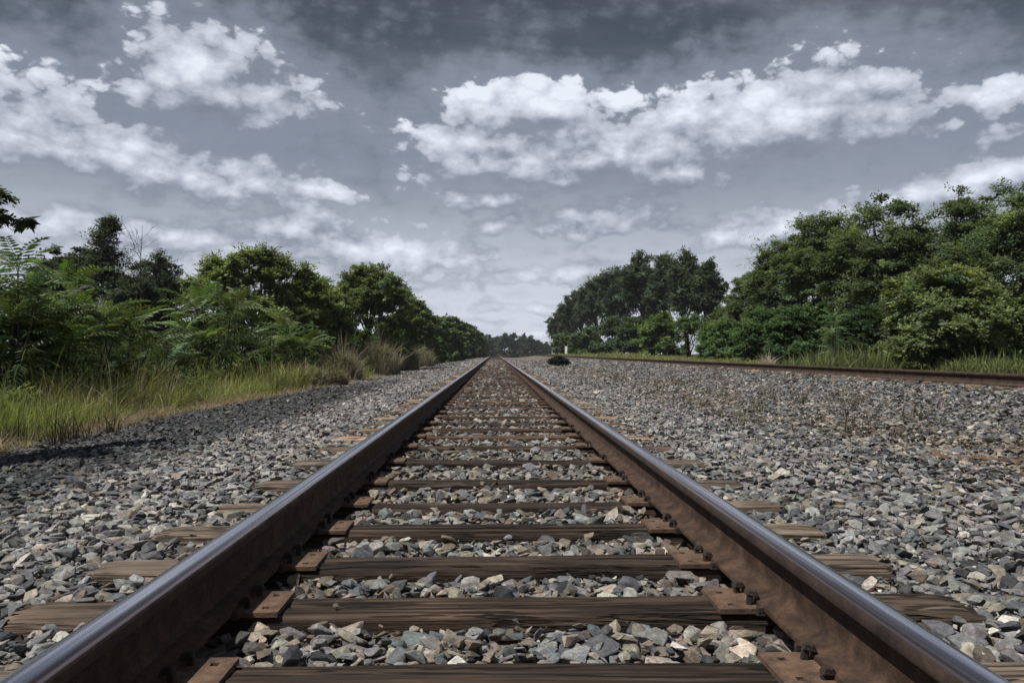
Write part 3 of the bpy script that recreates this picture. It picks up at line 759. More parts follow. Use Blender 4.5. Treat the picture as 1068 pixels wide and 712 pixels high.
# --- sumac / tree-of-heaven plants with long pinnate fronds
def frond_proto(seed, pairs=12):
    r = np.random.default_rng(seed); V, Q = [], []
    def P(t): return np.array((t, .02 * math.sin(t * 5 + seed), .34 * t - .62 * t * t))
    for k in range(6):
        a, b_ = P(k / 6), P((k + 1) / 6); n = len(V); w = .008
        V += [a + (0, w, 0), a - (0, w, 0), b_ - (0, w * .7, 0), b_ + (0, w * .7, 0)]; Q.append((n, n + 1, n + 2, n + 3))
    for k in range(pairs):
        t = .16 + .80 * k / (pairs - 1); p = P(t); l = (.23 - .13 * abs(t - .5) ** 1.3 * 1.6) * r.uniform(.85, 1.1); w = l * .25
        for s in (-1, 1):
            dv = norm(np.array((.42 + .2 * t, s, -.32 + r.normal(0, .12)))); n_ = norm(np.array((0, s * .25, 1)) + r.normal(0, .1, 3)); sd = norm(np.cross(dv, n_))
            n = len(V)
            V += [p, p + dv * l * .35 + sd * w * .5, p + dv * l * .35 - sd * w * .5, p + dv * l * .75 + sd * w * .34 + (0, 0, -.012), p + dv * l * .75 - sd * w * .34 + (0, 0, -.012), p + dv * l + (0, 0, -.03)]
            Q += [(n, n + 2, n + 1, n), (n + 1, n + 2, n + 4, n + 3), (n + 3, n + 4, n + 5, n + 3)]
    return np.array([np.asarray(v, float) for v in V]), np.array(Q)
def quads_to_tris(Q):
    a = Q[:, :3]; b_ = Q[:, [0, 2, 3]]
    T = np.concatenate([a, b_]); ok = (T[:, 0] != T[:, 1]) & (T[:, 1] != T[:, 2]) & (T[:, 0] != T[:, 2]); return T[ok]
FROND_P = [(v, quads_to_tris(q)) for v, q in (frond_proto(i, 9 + i) for i in range(4))]

def sumac(x, y, h, label, seed, stems=3, spread=.5, fl=.8, col=(0.098, 0.143, 0.053), name='sumac_plant', nf=17):
    r = np.random.default_rng(seed)
    t = thing(name, label, 'plant', (x, y, float(gz(x, y))), 'sumac plants with long fronds' if name == 'sumac_plant' else None)
    sb, fb = Bag(), Bag()
    tips = []
    for s in range(stems):
        hh = max(.4, h * (1 if s == 0 else r.uniform(.6, .95)) - .55 * fl); a = r.uniform(0, 6.28); q = spread * (0.1 if s == 0 else r.uniform(.5, 1))
        b0 = np.array((math.cos(a) * q * .35, math.sin(a) * q * .35, -.05)); tp = np.array((math.cos(a) * q, math.sin(a) * q, hh))
        mid_ = (b0 + tp) / 2 + r.normal(0, .05, 3)
        sb.add(*tube([b0, mid_, tp], [.022, .017, .010], 6))
        for f in range(int(nf * .75) + int(hh * 4)):
            w = 1.0 if f < nf * .6 else r.uniform(.35, .98)
            p = (mid_ + (tp - mid_) * (w * 2 - 1)) if w > .5 else (b0 + (mid_ - b0) * w * 2)
            tips.append((p, w, r.uniform(0, 6.28)))
    n = len(tips); P0 = np.array([q[0] for q in tips]); wv = np.array([q[1] for q in tips]); yaw = np.array([q[2] for q in tips])
    pit = -np.where(wv >= 1, r.uniform(.05, .95, n), r.uniform(-.15, .55, n)); ro = r.normal(0, .25, n); o, e = np.zeros(n), np.ones(n)
    c, s_ = np.cos(yaw), np.sin(yaw); Rz = np.stack([c, -s_, o, s_, c, o, o, o, e], -1).reshape(n, 3, 3)
    c, s_ = np.cos(pit), np.sin(pit); Ry = np.stack([c, o, s_, o, e, o, -s_, o, c], -1).reshape(n, 3, 3)
    c, s_ = np.cos(ro), np.sin(ro); Rx = np.stack([e, o, o, o, c, -s_, o, s_, c], -1).reshape(n, 3, 3)
    Mx = (Rz @ Ry @ Rx) * (fl * r.uniform(.6, 1.1, n))[:, None, None]
    k = r.integers(0, 4, n); tint = np.array(col) * np.exp(r.normal(0, .38, (n, 1))) * (1 + r.normal(0, .08, (n, 3)))
    for i in range(4):
        m_ = k == i
        if m_.any():
            V, Fc = inst(*FROND_P[i], Mx[m_], P0[m_]); fb.add(V, Fc, np.repeat(tint[m_], len(FROND_P[i][0]), 0))
    link('stem', sb.mesh('stem', M_BARK, True), t); link('fronds', fb.mesh('fronds', M_FROND), t)
    return t
def sumac_px(px, d, pt, label, seed, **kw):
    x = at(px, d); return sumac(x, d, up(pt, d) - float(gz(x, d)), label, seed, **kw)
sumac_px(232, 20, 290, 'tallest sumac, standing alone in front of the large round tree', 1, stems=7, spread=.9, fl=0.90, nf=20)
sumac_px(302, 24, 326, 'smaller sumac to the right of the tallest one', 2, stems=6, spread=.7, fl=0.86)
sumac_px(192, 19, 326, 'low sumac spreading on the left side of the tallest one', 3, stems=6, spread=.7, fl=0.78)
sumac_px(266, 23, 336, 'short sumac between the tallest one and the smaller one', 12, stems=6, spread=.7, fl=0.78, col=(0.069, 0.106, 0.043))
sumac_px(20, 12, 256, 'very tall sumac at the thicket edge under the overhanging branch', 4, stems=8, spread=.9, fl=0.74, nf=20, col=(0.076, 0.119, 0.048))
sumac_px(75, 14.2, 274, 'broad sumac in the middle of the left thicket', 5, stems=8, spread=1.0, fl=0.78, nf=19)
sumac_px(118, 15.5, 306, 'sumac with bright fronds at the right end of the left thicket', 6, stems=7, spread=.8, fl=0.78, nf=18)
sumac_px(45, 12.6, 298, 'lower sumac in front of the left thicket', 7, stems=7, spread=.8, fl=0.70)
sumac_px(98, 13.8, 330, 'short sumac at the grassy foot of the left thicket', 8, stems=7, spread=.7, fl=0.62)
sumac_px(-15, 12.8, 270, 'leafy sumac cut by the frame edge in the left thicket', 9, stems=7, spread=.9, fl=0.74, col=(0.077, 0.121, 0.048))
sumac_px(8, 12.6, 330, 'low dark sumac at the shaded bottom of the left thicket', 13, stems=8, spread=.8, fl=0.66, col=(0.057, 0.092, 0.039))
sumac_px(150, 18, 322, 'sumac in the gap between thicket and tallest one', 14, stems=7, spread=.9, fl=0.78, col=(0.066, 0.103, 0.043))
sumac_px(872, 20.5, 322, 'pale green sumac shoot standing before the shaded grove', 10, stems=5, spread=.2, fl=0.43, col=(0.126, 0.183, 0.098), nf=14)
# goldenrod clump in front of the thicket
d = 14.5; x = at(140, d)
tree('yellow_weed', 'yellowish flowering weed clump between thicket and tall grass', 'plant', x, d, .95, dome(.95, .42, rt, 5, 0.0), S(G_BOX, col=(.16, .145, .035), clumps=60, per=40, cr=.12, len=.06), 500, None, .012, 4, 8)

# --- tree just outside the frame on the left; its branch reaches in
r = np.random.default_rng(31)
NX, NY = -6.5, 5.7; zb = float(gz(NX, NY)); h = 5.6
nt_ = thing('overhanging_tree', 'tree at the frame edge whose dark leafy branch hangs into the sky', 'tree', (NX, NY, zb))
lob = [(.0, 0, 4.2, 1.1, 1.1, 1.0), (.8, -.4, 3.9, .9, 1.0, .7), (-.5, -.6, 4.9, 1.0, 1.0, .7), (.2, .7, 3.6, .9, .8, .7), (.7, -1.3, 3.7, .8, .7, .6),
       (1.92, 1.2, 2.34, .38, .3, .09), (2.22, 1.3, 2.16, .28, .25, .06), (1.5, 1.05, 2.46, .36, .3, .08), (1.84, 1.3, 2.0, .30, .3, .06)]
V, Fc, T, C = crown(r, lob, dict(col=(.06, .088, .048), clumps=170, per=190, cr=.25, len=.055, asp=.42, flat=.4, droop=.8), 1.2)
link('crown', np_mesh('crown', V, Fc, M_LEAF, T), nt_)
lb_ = limbs(r, C, h, .10, 18); lb_.add(*tube([(0, 0, 2.0), (.8, .5, 2.5), (1.5, 1.0, 2.42), (2.05, 1.35, 2.18)], [.045, .03, .016, .006], 5))
link('trunk', lb_.mesh('trunk', M_BARK, True), nt_)

# --- small dark shrub in the gravel between the tracks
d = 46; x = at(583, d)
tree('dark_shrub', 'low dark evergreen shrub growing alone in the gravel between tracks', 'bush', x, d, .62, [(0, 0, .3, .46, .4, .26), (.25, 0, .2, .35, .3, .18), (-.28, 0, .2, .34, .3, .18), (0, 0, .45, .2, .2, .18)], S(G_DARK, col=(.022, .034, .024), clumps=110, per=60, cr=.22, len=.09, zmin=0), 510, None, .02, 3, 8)

# ------------------------------------------------------------------ grass
def blades(r, x, y, z, h, w, lean, tint, segs=(0, .4, .75, 1.0), ang=None):
    n = len(x); a = r.uniform(0, 2 * np.pi, n) if ang is None else ang; dx, dy = np.cos(a) * lean, np.sin(a) * lean
    f = r.uniform(0, 2 * np.pi, n); sx, sy = np.cos(f), np.sin(f)
    V = np.zeros((n, 8, 3)); wd = (1.0, .85, .55, .08)
    for k, t in enumerate(segs):
        cx = x + dx * h * t ** 2; cy = y + dy * h * t ** 2; cz = z + h * t * (1 - .35 * np.minimum(lean, 1.2) * t)
        V[:, k * 2] = np.stack([cx + sx * w * wd[k] * .5, cy + sy * w * wd[k] * .5, cz], -1)
        V[:, k * 2 + 1] = np.stack([cx - sx * w * wd[k] * .5, cy - sy * w * wd[k] * .5, cz], -1)
    b0 = (np.arange(n) * 8)[:, None]
    Q = np.concatenate([b0 + np.array([[2 * k, 2 * k + 1, 2 * k + 3, 2 * k + 2]]) for k in range(3)], 0)
    return V.reshape(-1, 3), Q, np.repeat(tint, 8, 0)
def left_edge(y): return -5.0 + .35 * (fbm(y * .55, y * 0 + 3, 8) - .5) * 2
def grass_patch(name, label, n, xf, yr, hb, wb, cols, seed, lean=.45, weights=None, clump=1.3, ypow=1.0):
    r = np.random.default_rng(seed)
    nt_ = n // 16; ty = yr[0] + (yr[1] - yr[0]) * r.random(nt_) ** ypow; lo, hi = xf(ty); tx = lo + (hi - lo) * r.random(nt_)
    den_t = fbm(tx * clump, ty * clump, seed + 2)
    okt = r.random(nt_) < np.clip((den_t - .22) * 2.4, .15, 1); tx, ty, den_t = tx[okt], ty[okt], den_t[okt]
    th = np.exp(r.normal(0, .26, len(tx))); tcol = r.normal(0, .2, len(tx)); ti = np.repeat(np.arange(len(tx)), 16)
    rad = np.clip(ty / 14, .7, 2.5) * .075
    ox, oy = r.normal(0, 1, len(ti)) * rad[ti], r.normal(0, 1, len(ti)) * rad[ti]
    x, y, den, sel = tx[ti] + ox, ty[ti] + oy, den_t[ti], ti
    m_ = len(x); sc = np.clip(y / 14, .8, 3.0)
    h = hb * np.exp(r.normal(0, .25, m_)) * (.5 + .9 * den) * th[sel]; w = wb * r.uniform(.7, 1.3, m_) * sc
    cols = np.array(cols); patch = fbm(x * .9 + 9, y * .7, seed + 7)
    wgt = np.array(weights if weights is not None else np.ones(len(cols)))
    u = np.clip(patch * .5 + r.random(m_) * .42 + tcol[sel] * .6 + .04, 0, .999); k = np.searchsorted(np.cumsum(wgt) / wgt.sum(), u)
    tint = cols[k.clip(0, len(cols) - 1)] * np.exp(r.normal(0, .32, (m_, 1)))
    V, Q, T = blades(r, x, y, gz(x, y) - .02, h, w, np.abs(r.normal(0, lean, m_)) + .06 + (r.random(m_) < .08) * .9, tint, ang=np.arctan2(oy, ox) + r.normal(0, .7, m_))
    return link(name, np_mesh(name, V, Q, M_GRASS, T), kind='stuff', label=label, category='grass')
GREENS = [(.07, .098, .042), (.135, .18, .062), (.215, .26, .085), (.30, .315, .12), (.34, .315, .165), (.40, .345, .235)]
grass_patch('tall_grass', 'tall green and yellow grass along the left edge of the ballast', 115000, lambda y: (left_edge(y) - 3.4 - y * .05, left_edge(y) - .12), (5.2, 32), .40, .0075, GREENS, 41, .5, [1.3, 1.7, 2.0, 1.5, .8, .55], 1.3, 1.5)
grass_patch('far_grass', 'rough grass under the trees further down the left side', 30000, lambda y: (left_edge(y) - 3.0, left_edge(y) - .1), (28, 110), .5, .012, GREENS, 42, .4, [2, 2, 1.5, 1.2, .8, .6], .8, 1.6)
TAN = [(.17, .125, .08), (.29, .225, .16), (.38, .31, .235), (.45, .385, .31), (.2, .19, .075)]
grass_patch('dry_grass', 'dry tan grass fringe where the gravel meets the tall grass', 42000, lambda y: (left_edge(y) - .85, left_edge(y) + .38), (5.2, 32), .13, .007, TAN, 43, 1.1, [1, 1.6, 1.4, .6, 1.0], 2.2, 1.5)
RG = [(.14, .165, .065), (.20, .225, .09), (.26, .265, .12), (.32, .30, .18)]
grass_patch('dry_stalks', 'thin dry seed stalks standing up out of the tall grass', 7000, lambda y: (left_edge(y) - 3.2 - y * .04, left_edge(y) - .25), (5.2, 32), .52, .006, TAN, 47, .3, None, 1.0, 1.4)
grass_patch('verge_grass', 'short light green grass strip between second track and the grove', 90000, lambda y: (y * 0 + 9.35, 12.2 + y * .03), (8, 70), .11, .010, RG, 44, .5, [1, 1.6, 1.6, .8], 1.1, 1.6)
grass_patch('far_verge_grass', 'thin grass strip along the far part of the second track', 22000, lambda y: (y * 0 + 9.3, 12.5 + y * 0), (60, 170), .25, .02, RG, 45, .5, None, .7, 1.3)
# leafy undergrowth behind the grass
ru = np.random.default_rng(55); nu = 620
uy = 7 + 24 * ru.random(nu) ** 1.3; ux = left_edge(uy) - 1.3 - ru.random(nu) * (2.6 + uy * .05)
ul = [(float(a), float(c), float(gz(a, c)) + ru.uniform(.12, .42), .22, .22, .2) for a, c in zip(ux, uy)]
V, Fc, T, C = crown(ru, ul, dict(col=(.10, .13, .05), clumps=10, per=26, cr=.17, len=.06, asp=.5, flat=.6, droop=.3, twigs=4, cvar=.4), -2)
link('undergrowth', np_mesh('undergrowth', V, Fc, M_LEAF, T), kind='stuff', label='low leafy undergrowth mixed into the back of the tall grass', category='undergrowth')
# taller grass clumps (things)
def clump_mesh(name, n, rad, h, w, cols, seed, lean=.5, elong=1.0, mat=None):
    r = np.random.default_rng(seed); a = r.uniform(0, 6.28, n); q = rad * np.sqrt(r.random(n))
    x, y = np.cos(a) * q * elong, np.sin(a) * q; cols = np.array(cols)
    t = cols[r.integers(0, len(cols), n)] * np.exp(r.normal(0, .22, (n, 1)))
    V, Q, T = blades(r, x, y, np.full(n, -.03), h * np.exp(r.normal(0, .25, n)) * (1 - .35 * (q / rad) ** 2), np.full(n, w) * r.uniform(.7, 1.3, n), np.abs(r.normal(0, lean, n)) + .08, t)
    return np_mesh(name, V, Q, mat or M_GRASS, T)
def clump(name, label, px, d, me, cat, group=None, s=1.0):
    x = at(px, d); o = link(name, me, None, (x, d, float(gz(x, d))), label=label, category=cat)
    if group: o['group'] = group
    o.scale = (s, s, s); o.rotation_euler = (0, 0, random.uniform(0, 6.28) if s != 1.001 else 0); return o
REED = [(.11, .145, .055), (.16, .19, .07), (.2, .22, .09), (.085, .11, .05)]
clump('grass_clump', 'tall bright green grass clump between sumac shoot and maple bush', 893, 18.6, clump_mesh('grass_clump', 2600, .85, .62, .02, REED, 61, .3, 1.35), 'grass clump', None, 1.001)
clump('grass_clump', 'shorter grass clump left of the tall bright one', 850, 20.5, clump_mesh('grass_clump', 1500, .7, .48, .02, REED, 62, .35, 1.3), 'grass clump', None, 1.001)
clump('weed_clump', 'green weed clump at the right end of the grass verge', 1045, 15.6, clump_mesh('weed_clump', 1800, .75, .40, .02, REED, 63, .45, 1.3), 'weed', None, 1.001)
clump('pale_weed', 'pale bleached dry weed standing in the verge grass', 802, 24, clump_mesh('pale_weed', 160, .16, .62, .02, [(.42, .38, .32), (.5, .46, .4)], 64, .5, 1.0, M_DRY), 'weed', None, 1.001)
DRYB = [(.24, .205, .17), (.33, .285, .235), (.17, .18, .10), (.28, .25, .215), (.38, .33, .26), (.19, .20, .11)]
for i, (px, d, rad, hh, lab) in enumerate([(392, 33, .85, 1.35, 'large grey-brown dry bush at the ballast edge'), (418, 42, .8, 1.3, 'greenish dry bush just behind the large grey-brown one'), (437, 52, .8, 1.2, 'farther small dry bush in the row at the ballast edge'), (352, 27, .7, 1.05, 'dry bush mixed with green left of the large grey-brown one'), (345, 22.5, .4, .42, 'low dark brown weed clump at the front of the dry bushes'), (322, 22, .5, .5, 'small dry weed clump at the end of the tall grass')]):
    t = thing('dry_bush', lab, 'bush', (at(px, d), d, float(gz(at(px, d), d))), 'dry bushes at the ballast edge')
    link('stalks', clump_mesh('stalks', 2300, rad, hh, .02, DRYB if i != 4 else [(.13, .10, .085), (.20, .155, .13)], 70 + i, .38, 1.2, M_DRY), t)
    V, Fc, T, C = crown(np.random.default_rng(80 + i), [(0, 0, hh * .5, rad * .9, rad * .8, hh * .45)], dict(col=(.15, .155, .085), clumps=60, per=22, cr=.2, len=.07, asp=.5), .05)
    link('foliage', np_mesh('foliage', V, Fc, M_LEAF, T), t)
# weeds in the gravel
WEED = [(.08, .065, .045), (.14, .105, .07), (.20, .155, .105), (.07, .08, .04), (.10, .07, .05)]
WM = [clump_mesh('dry_weed', 34, .10, .20, .007, WEED, 90 + i, .55, 1.2, M_DRY) for i in range(5)]
rw = np.random.default_rng(99)
wpos = [(648, 26), (657, 30), (642, 24), (688, 19), (700, 20.5), (704, 18.2), (712, 17.5), (730, 16), (738, 14.5), (752, 13.6), (765, 12.6), (800, 13.2), (808, 12), (828, 12.4), (838, 11.2), (870, 11), (905, 10.4), (932, 9.6), (985, 9.2), (715, 12.4), (735, 11), (770, 9.6), (855, 9.0), (915, 8.2), (790, 10.2), (560, 42), (573, 44), (568, 36), (622, 30), (634, 34), (940, 7.4), (895, 7.9), (602, 38), (676, 15), (960, 8.4)] + [(float(rw.uniform(600, 760)), float(rw.uniform(15, 30))) for _ in range(10)] + [(float(rw.uniform(720, 1000)), float(rw.uniform(8, 14))) for _ in range(10)]
wpos = [(p, d) for p, d in wpos if 1.6 < at(p, d) < 6.2]
for i, (px, d) in enumerate(wpos):
    x = at(px, d)
    o = link('dry_weed', WM[i % 5], None, (x, d, float(gz(x, d)) - .005), label='small dry brown weed tuft growing in the gravel between the two tracks', category='weed', group='dry weeds between the tracks')
    s = rw.uniform(.75, 1.4); o.scale = (s, s, s * rw.uniform(.7, 1.2)); o.rotation_euler = (0, 0, rw.uniform(0, 6.28))
# dark twiggy weeds at the front of the tall grass
for i, (px, d) in enumerate([(88, 8.8), (70, 8.2), (25, 8.6), (118, 9.4), (6, 8.3)]):
    x = at(px, d); o = link('twiggy_weed', clump_mesh('twiggy_weed', 40, .14, .42, .009, [(.04, .035, .028), (.06, .05, .035)], 120 + i, .6, 1, M_DRY), None, (x, d, float(gz(x, d))), label=['dark twiggy weed at the grass front with the widest spread', 'dark twiggy weed left of the widest one', 'dark twiggy weed under the shaded thicket', 'dark twiggy weed near the dry tan fringe end', 'dark twiggy weed at the frame edge in shaded grass'][i], category='weed', group='dark weeds at the grass edge')

# ------------------------------------------------------------------ marker post and old plank
d = 118; x = at(590.6, d); zb = float(gz(x, d))
t = thing('marker_post', 'white lineside marker board on a grey post before the far trees', 'marker', (x, d, zb), None, R(-25))
bm = bmesh.new(); bmesh.ops.create_cube(bm, size=1, matrix=Matrix.Translation((0, 0, .82)) @ Matrix.Diagonal((.40, .05, 1.1, 1))); bmesh.ops.bevel(bm, geom=list(bm.edges), offset=.01, segments=2, affect='EDGES')
link('board', bm_mesh('board', bm, M_WHITE), t)
pv, pq = tube([(0, .06, -.2), (0, .06, 1.45)], [.04, .04], 10); link('post', np_mesh('post', pv, pq, M_GREYPOST, smooth=True), t)
t = thing('plank', 'rotten brown plank lying half sunk in the gravel', 'plank', (at(1028, 5.7), 5.7, float(gz(at(1028, 5.7), 5.7)) + .008), None, R(-33))
bm = bmesh.new(); bmesh.ops.create_cube(bm, size=1, matrix=Matrix.Diagonal((.75, .11, .04, 1)))
bmesh.ops.subdivide_edges(bm, edges=[e for e in bm.edges if abs(e.verts[0].co.x - e.verts[1].co.x) > .3], cuts=14)
for v in bm.verts: v.co += Vector((0, random.uniform(-.008, .008), random.uniform(-.006, .006)))
bmesh.ops.bevel(bm, geom=list(bm.edges), offset=.003, segments=1, affect='EDGES')
link('board', bm_mesh('board', bm, mat_flat('rotten_wood', (.14, .085, .05), .9, 30, .6)), t)

# ------------------------------------------------------------------ sky
SUN_EL, SUN_AZ = R(60), R(-118)       # azimuth from +Y towards +X: the sun stands to the left
w = bpy.data.worlds.new('World'); scene.world = w; w.use_nodes = True
nt = w.node_tree; nt.nodes.clear(); b = NB(nt)

def cloud_group():
    g = bpy.data.node_groups.new('cloud_field', 'ShaderNodeTree')
    g.interface.new_socket('az', in_out='INPUT', socket_type='NodeSocketFloat')
    g.interface.new_socket('el', in_out='INPUT', socket_type='NodeSocketFloat')
    g.interface.new_socket('field', in_out='OUTPUT', socket_type='NodeSocketFloat')
    q = NB(g); gi, go = g.nodes.new('NodeGroupInput'), g.nodes.new('NodeGroupOutput')
    az0, el0 = gi.outputs[0], gi.outputs[1]
    cv = q.n('ShaderNodeCombineXYZ'); q.put(cv.inputs[0], az0); q.put(cv.inputs[1], el0)
    # gentle warping so that no outline is an ellipse
    wn = q.n('ShaderNodeTexNoise'); q.put(wn.inputs['Vector'], q.mapping(cv.outputs[0], (1, 1.6, 1))); wn.noise_dimensions = '2D'; wn.inputs['Scale'].default_value = 9; wn.inputs['Detail'].default_value = 4
    sc_ = q.n('ShaderNodeSeparateColor'); g.links.new(wn.outputs['Color'], sc_.inputs[0])
    az = q.m('ADD', az0, q.m('MULTIPLY', q.m('SUBTRACT', sc_.outputs[0], .5), .06))
    el = q.m('ADD', el0, q.m('MULTIPLY', q.m('SUBTRACT', sc_.outputs[1], .5), .03))
    B = [  # px, py, rx, ry, slope, weight
        (235, 102, 76, 24, 0, 1.1), (208, 76, 44, 38, 0, 1.2), (285, 98, 34, 22, 0, .85),
        (40, 140, 70, 38, .1, 1.05), (110, 165, 90, 34, .2, 1.0), (200, 190, 100, 26, .2, 1.0), (275, 186, 40, 24, .1, 1.0), (330, 202, 40, 10, .1, .8),
        (560, 110, 72, 22, .05, .95), (505, 98, 30, 12, .1, .8), (650, 101, 22, 12, 0, .85), (500, 152, 80, 22, .06, .95), (600, 162, 140, 34, .0, 1.2), (710, 180, 110, 20, 0, .9), (725, 118, 50, 24, 0, .95), (825, 124, 92, 38, -.05, 1.2), (920, 128, 50, 24, 0, .95), (880, 110, 50, 22, 0, .9),
        (525, 204, 48, 14, 0, 1.1), (605, 232, 84, 18, 0, 1.15), (650, 205, 70, 12, 0, .75), (560, 200, 40, 10, 0, .6),
        (300, 240, 70, 20, .05, .95), (370, 260, 110, 25, .05, 1.15), (450, 272, 50, 14, .05, .85), (190, 250, 110, 22, 0, .95), (60, 235, 80, 20, 0, .9), (235, 262, 90, 16, 0, .8),
        (700, 322, 110, 9, 0, .8), (470, 338, 130, 8, 0, .75), (600, 350, 120, 6, 0, .7), (400, 325, 80, 9, 0, .75), (530, 288, 120, 16, 0, .8), (590, 284, 70, 14, 0, 1.05), (420, 300, 90, 14, 0, .8), (778, 238, 58, 19, -.05, 1.2), (1010, 186, 100, 20, -.12, 1.1), (960, 196, 50, 12, 0, .85), (1050, 96, 60, 13, 0, .85), (1065, 140, 40, 13, 0, .85), (560, 320, 110, 10, 0, .75)]
    acc = None
    for px, py, rx, ry, k, wt in B:
        a = math.atan((px - 516) / F); e = math.atan((368 - py) / F * math.cos(a)); ra, re = rx / F * 1.12, ry / F * 1.15
        da = q.m('SUBTRACT', az, a); de = q.m('SUBTRACT', el, e)
        if k: de = q.m('ADD', de, q.m('MULTIPLY', da, k))
        u = q.m('MULTIPLY', da, 1 / ra); v = q.m('MULTIPLY', de, 1 / re)
        v = q.m('MAXIMUM', v, q.m('MULTIPLY', v, -1.15))
        r2 = q.m('ADD', q.m('MULTIPLY', u, u), q.m('MULTIPLY', v, v))
        f = q.m('SUBTRACT', wt, q.m('SQRT', r2))
        acc = f if acc is None else q.m('SMOOTH_MAX', acc, f, .25)
    # away from the framed part of the sky: scattered clouds
    gen = q.noise(q.mapping(cv.outputs[0], (1, 2.6, 1)), 3.2, 3)
    away = q.smooth(q.m('ABSOLUTE', az0), .70, 1.0)
    acc = q.m('ADD', q.m('MULTIPLY', q.m('MAXIMUM', acc, -1.2), q.m('SUBTRACT', 1, away)), q.m('MULTIPLY', q.m('MULTIPLY', q.m('SUBTRACT', gen, .52), 5.0), away))
    # billows: rounded heaps of two sizes and torn detail
    v2 = q.mapping(cv.outputs[0], (1, 1.6, 1))
    wv = q.n('ShaderNodeVectorMath', operation='ADD'); q.put(wv.inputs[0], v2)
    w2 = q.n('ShaderNodeTexNoise'); q.put(w2.inputs['Vector'], v2); w2.noise_dimensions = '2D'; w2.inputs['Scale'].default_value = 38; w2.inputs['Detail'].default_value = 4
    ws = q.n('ShaderNodeVectorMath', operation='MULTIPLY_ADD'); g.links.new(w2.outputs['Color'], ws.inputs[0]); ws.inputs[1].default_value = (.013, .013, 0); ws.inputs[2].default_value = (-.0065, -.0065, 0)
    g.links.new(ws.outputs[0], wv.inputs[1])
    n1 = q.noise(wv.outputs[0], 11, 7, .54); n1.node.noise_dimensions = '2D'
    vo = q.n('ShaderNodeTexVoronoi', feature='F1', voronoi_dimensions='2D'); q.put(vo.inputs['Vector'], wv.outputs[0]); vo.inputs['Scale'].default_value = 27
    vo.inputs['Detail'].default_value = 2.6; vo.inputs['Roughness'].default_value = .48; vo.inputs['Lacunarity'].default_value = 2.2
    bil = q.m('SUBTRACT', .5, vo.outputs['Distance'])
    f = q.m('ADD', acc, q.m('ADD', q.m('MULTIPLY', q.m('SUBTRACT', n1, .5), 1.55), q.m('MULTIPLY', bil, .62)))
    g.links.new(f, go.inputs[0]); return g
CG = cloud_group()
tc = b.n('ShaderNodeTexCoord').outputs['Generated']
sp = b.n('ShaderNodeSeparateXYZ'); nt.links.new(tc, sp.inputs[0]); dx, dy, dz = sp.outputs
az = b.m('ARCTAN2', dx, dy); hyp = b.m('SQRT', b.m('ADD', b.m('MULTIPLY', dx, dx), b.m('MULTIPLY', dy, dy))); el = b.m('ARCTAN2', dz, hyp)
def field(a, e):
    nd = b.n('ShaderNodeGroup'); nd.node_tree = CG; b.put(nd.inputs[0], a); b.put(nd.inputs[1], e); return nd.outputs[0]
f0 = field(az, el); f1 = field(b.m('ADD', az, -.007), b.m('ADD', el, .017)); f2 = field(b.m('ADD', az, -.02), b.m('ADD', el, .05))
dtop = b.m('SUBTRACT', f0, f1)                                   # above zero on the upper, sunlit flanks
edge_w = b.lin(b.m('SUBTRACT', f0, f2), -.8, .45, 1.2, .26)         # crisp tops, torn soft undersides
dens = b.n('ShaderNodeMapRange', interpolation_type='SMOOTHSTEP'); b.put(dens.inputs[0], f0); dens.inputs[1].default_value = -.30
b.put(dens.inputs[2], b.m('ADD', edge_w, -.30)); dens = dens.outputs[0]
soft = b.smooth(f0, -1.6, -.3)
lit = b.m('ADD', .39, b.m('ADD', b.m('MULTIPLY', dtop, .15), b.m('MULTIPLY', b.m('SUBTRACT', f0, f2), .32)), clamp=True)
sky = b.n('ShaderNodeTexSky', sky_type='NISHITA'); sky.sun_disc = False; sky.sun_elevation = SUN_EL; sky.sun_rotation = SUN_AZ
sky.air_density = 1.2; sky.dust_density = 2.0
hs = b.n('ShaderNodeHueSaturation'); b.put(hs.inputs['Color'], sky.outputs[0]); hs.inputs['Saturation'].default_value = .62; hs.inputs['Value'].default_value = .46
# flat high cloud layer, seen in perspective
iz = b.m('DIVIDE', 1.0, b.m('MAXIMUM', b.m('ADD', dz, .10), .03))
pl = b.n('ShaderNodeCombineXYZ'); b.put(pl.inputs[0], b.m('MULTIPLY', dx, iz)); b.put(pl.inputs[1], b.m('MULTIPLY', dy, iz))
veil = b.noise(b.mapping(pl.outputs[0], (1.0, .55, 1), (3.1, 1.7, 0)), 1.15, 7, .6, .5)
veil2 = b.noise(b.mapping(pl.outputs[0], (.6, 1.7, 1), (7, 2, 0)), 1.3, 8, .62, 1.2)
vf = b.m('MULTIPLY', b.smooth(b.m('ADD', b.m('MULTIPLY', veil, .5), b.m('MULTIPLY', veil2, .5)), .40, .66), .75)
base = b.mix(vf, hs.outputs[0], (2.8, 3.0, 3.45))
dark = b.m('MULTIPLY', b.smooth(el, R(9), R(26), 1.0, .46), b.smooth(el, R(27), R(48), 1.0, .5))  # sky dimmed with height, and further overhead to lower the fill light
base = b.mix(1.0, base, dark, 'MULTIPLY')
hz = b.smooth(el, R(-1), R(13), .95, 0.0)
base = b.mix(hz, base, (6.0, 6.1, 6.5))
cl = b.ramp(lit, [(0.0, (1.55, 1.72, 2.12)), (.34, (2.5, 2.70, 3.18)), (.60, (4.6, 4.75, 5.25)), (1.0, (8.0, 8.08, 8.35))])
cl = b.mix(1.0, cl, b.m('MULTIPLY', b.smooth(el, R(13), R(29), 1.0, .78), b.smooth(el, R(28), R(48), 1.0, .5)), 'MULTIPLY')  # clouds dimmed upwards too, overhead ones for less fill light
cl = b.mix(b.smooth(el, R(-1), R(9), .55, 0.0), cl, (7.0, 7.05, 7.3))
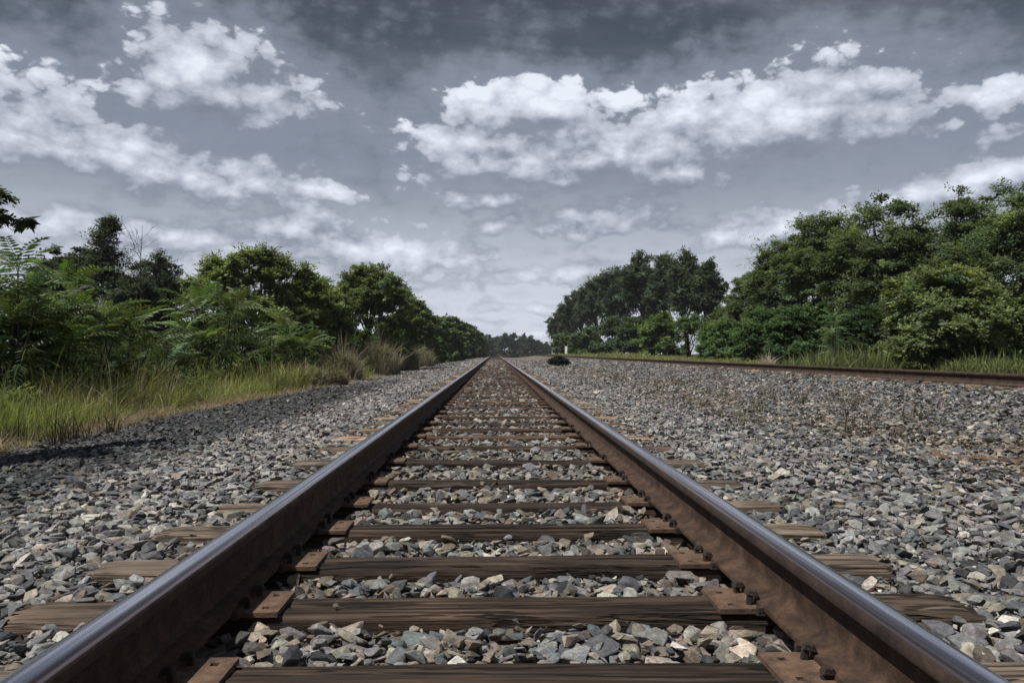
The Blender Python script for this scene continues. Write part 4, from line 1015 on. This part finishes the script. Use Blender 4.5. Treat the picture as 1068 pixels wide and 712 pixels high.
base = b.mix(b.m('MULTIPLY', soft, .7), base, b.mix(b.smooth(el, R(2), R(14)), (6.3, 6.4, 6.8), (2.5, 2.72, 3.2)))
col = b.mix(b.m('MULTIPLY', dens, .97), base, cl)
col = b.mix(1.0, col, b.smooth(b.m('ABSOLUTE', az), .75, 1.2, 1.0, .72), 'MULTIPLY')  # unseen sky beside and behind the view dimmed to weaken fill light
col = b.mix(1.0, col, (.955, .995, 1.06), 'MULTIPLY')
bg = b.n('ShaderNodeBackground'); b.put(bg.inputs[0], col); bg.inputs[1].default_value = .1
ow = b.n('ShaderNodeOutputWorld'); nt.links.new(bg.outputs[0], ow.inputs[0])
w.cycles.sampling_method = 'MANUAL'; w.cycles.sample_map_resolution = 512

sd = bpy.data.lights.new('Sun', 'SUN'); sd.energy = 4.6; sd.angle = R(.6); sd.color = (1.0, .955, .89)
so = bpy.data.objects.new('Sun', sd); COL.objects.link(so)
sv = Vector((math.sin(SUN_AZ) * math.cos(SUN_EL), math.cos(SUN_AZ) * math.cos(SUN_EL), math.sin(SUN_EL)))
so.rotation_euler = sv.to_track_quat('Z', 'Y').to_euler()

# thin summer haze over the whole place
bm = bmesh.new(); bmesh.ops.create_cube(bm, size=1, matrix=Matrix.Translation((0, 730, 4)) @ Matrix.Diagonal((820, 1560, 24, 1)))
hm, hnt, hout = new_mat('haze'); hp = hnt.nodes.new('ShaderNodeVolumePrincipled'); hp.inputs['Color'].default_value = (.86, .92, 1, 1); hp.inputs['Density'].default_value = .00028; hp.inputs['Anisotropy'].default_value = .2
hnt.links.new(hp.outputs[0], hout.inputs['Volume'])
link('haze', bm_mesh('haze', bm, hm), kind='stuff', label='thin pale summer haze over the whole line', category='haze')

# ------------------------------------------------------------------ camera and render settings
cd = bpy.data.cameras.new('Camera'); cam = bpy.data.objects.new('Camera', cd); COL.objects.link(cam); scene.camera = cam
cd.sensor_width = 36; cd.lens = F / 1068 * 36; cd.clip_start = .02; cd.clip_end = 4000
cam.location = (0, 0, EYE); cam.rotation_euler = (R(90 + math.degrees(math.atan(12 / F))), 0, -math.atan(18 / F))
vs = scene.view_settings; vs.view_transform = 'Standard'; vs.look = 'None'; vs.gamma = 1; vs.exposure = .22; vs.use_curve_mapping = False
scene.render.engine = 'CYCLES'
cy = scene.cycles
cy.use_denoising = True; cy.max_bounces = 6; cy.diffuse_bounces = 4; cy.glossy_bounces = 2; cy.transmission_bounces = 4; cy.transparent_max_bounces = 4
cy.use_adaptive_sampling = True; cy.adaptive_threshold = .02
cy.caustics_reflective = False; cy.caustics_refractive = False
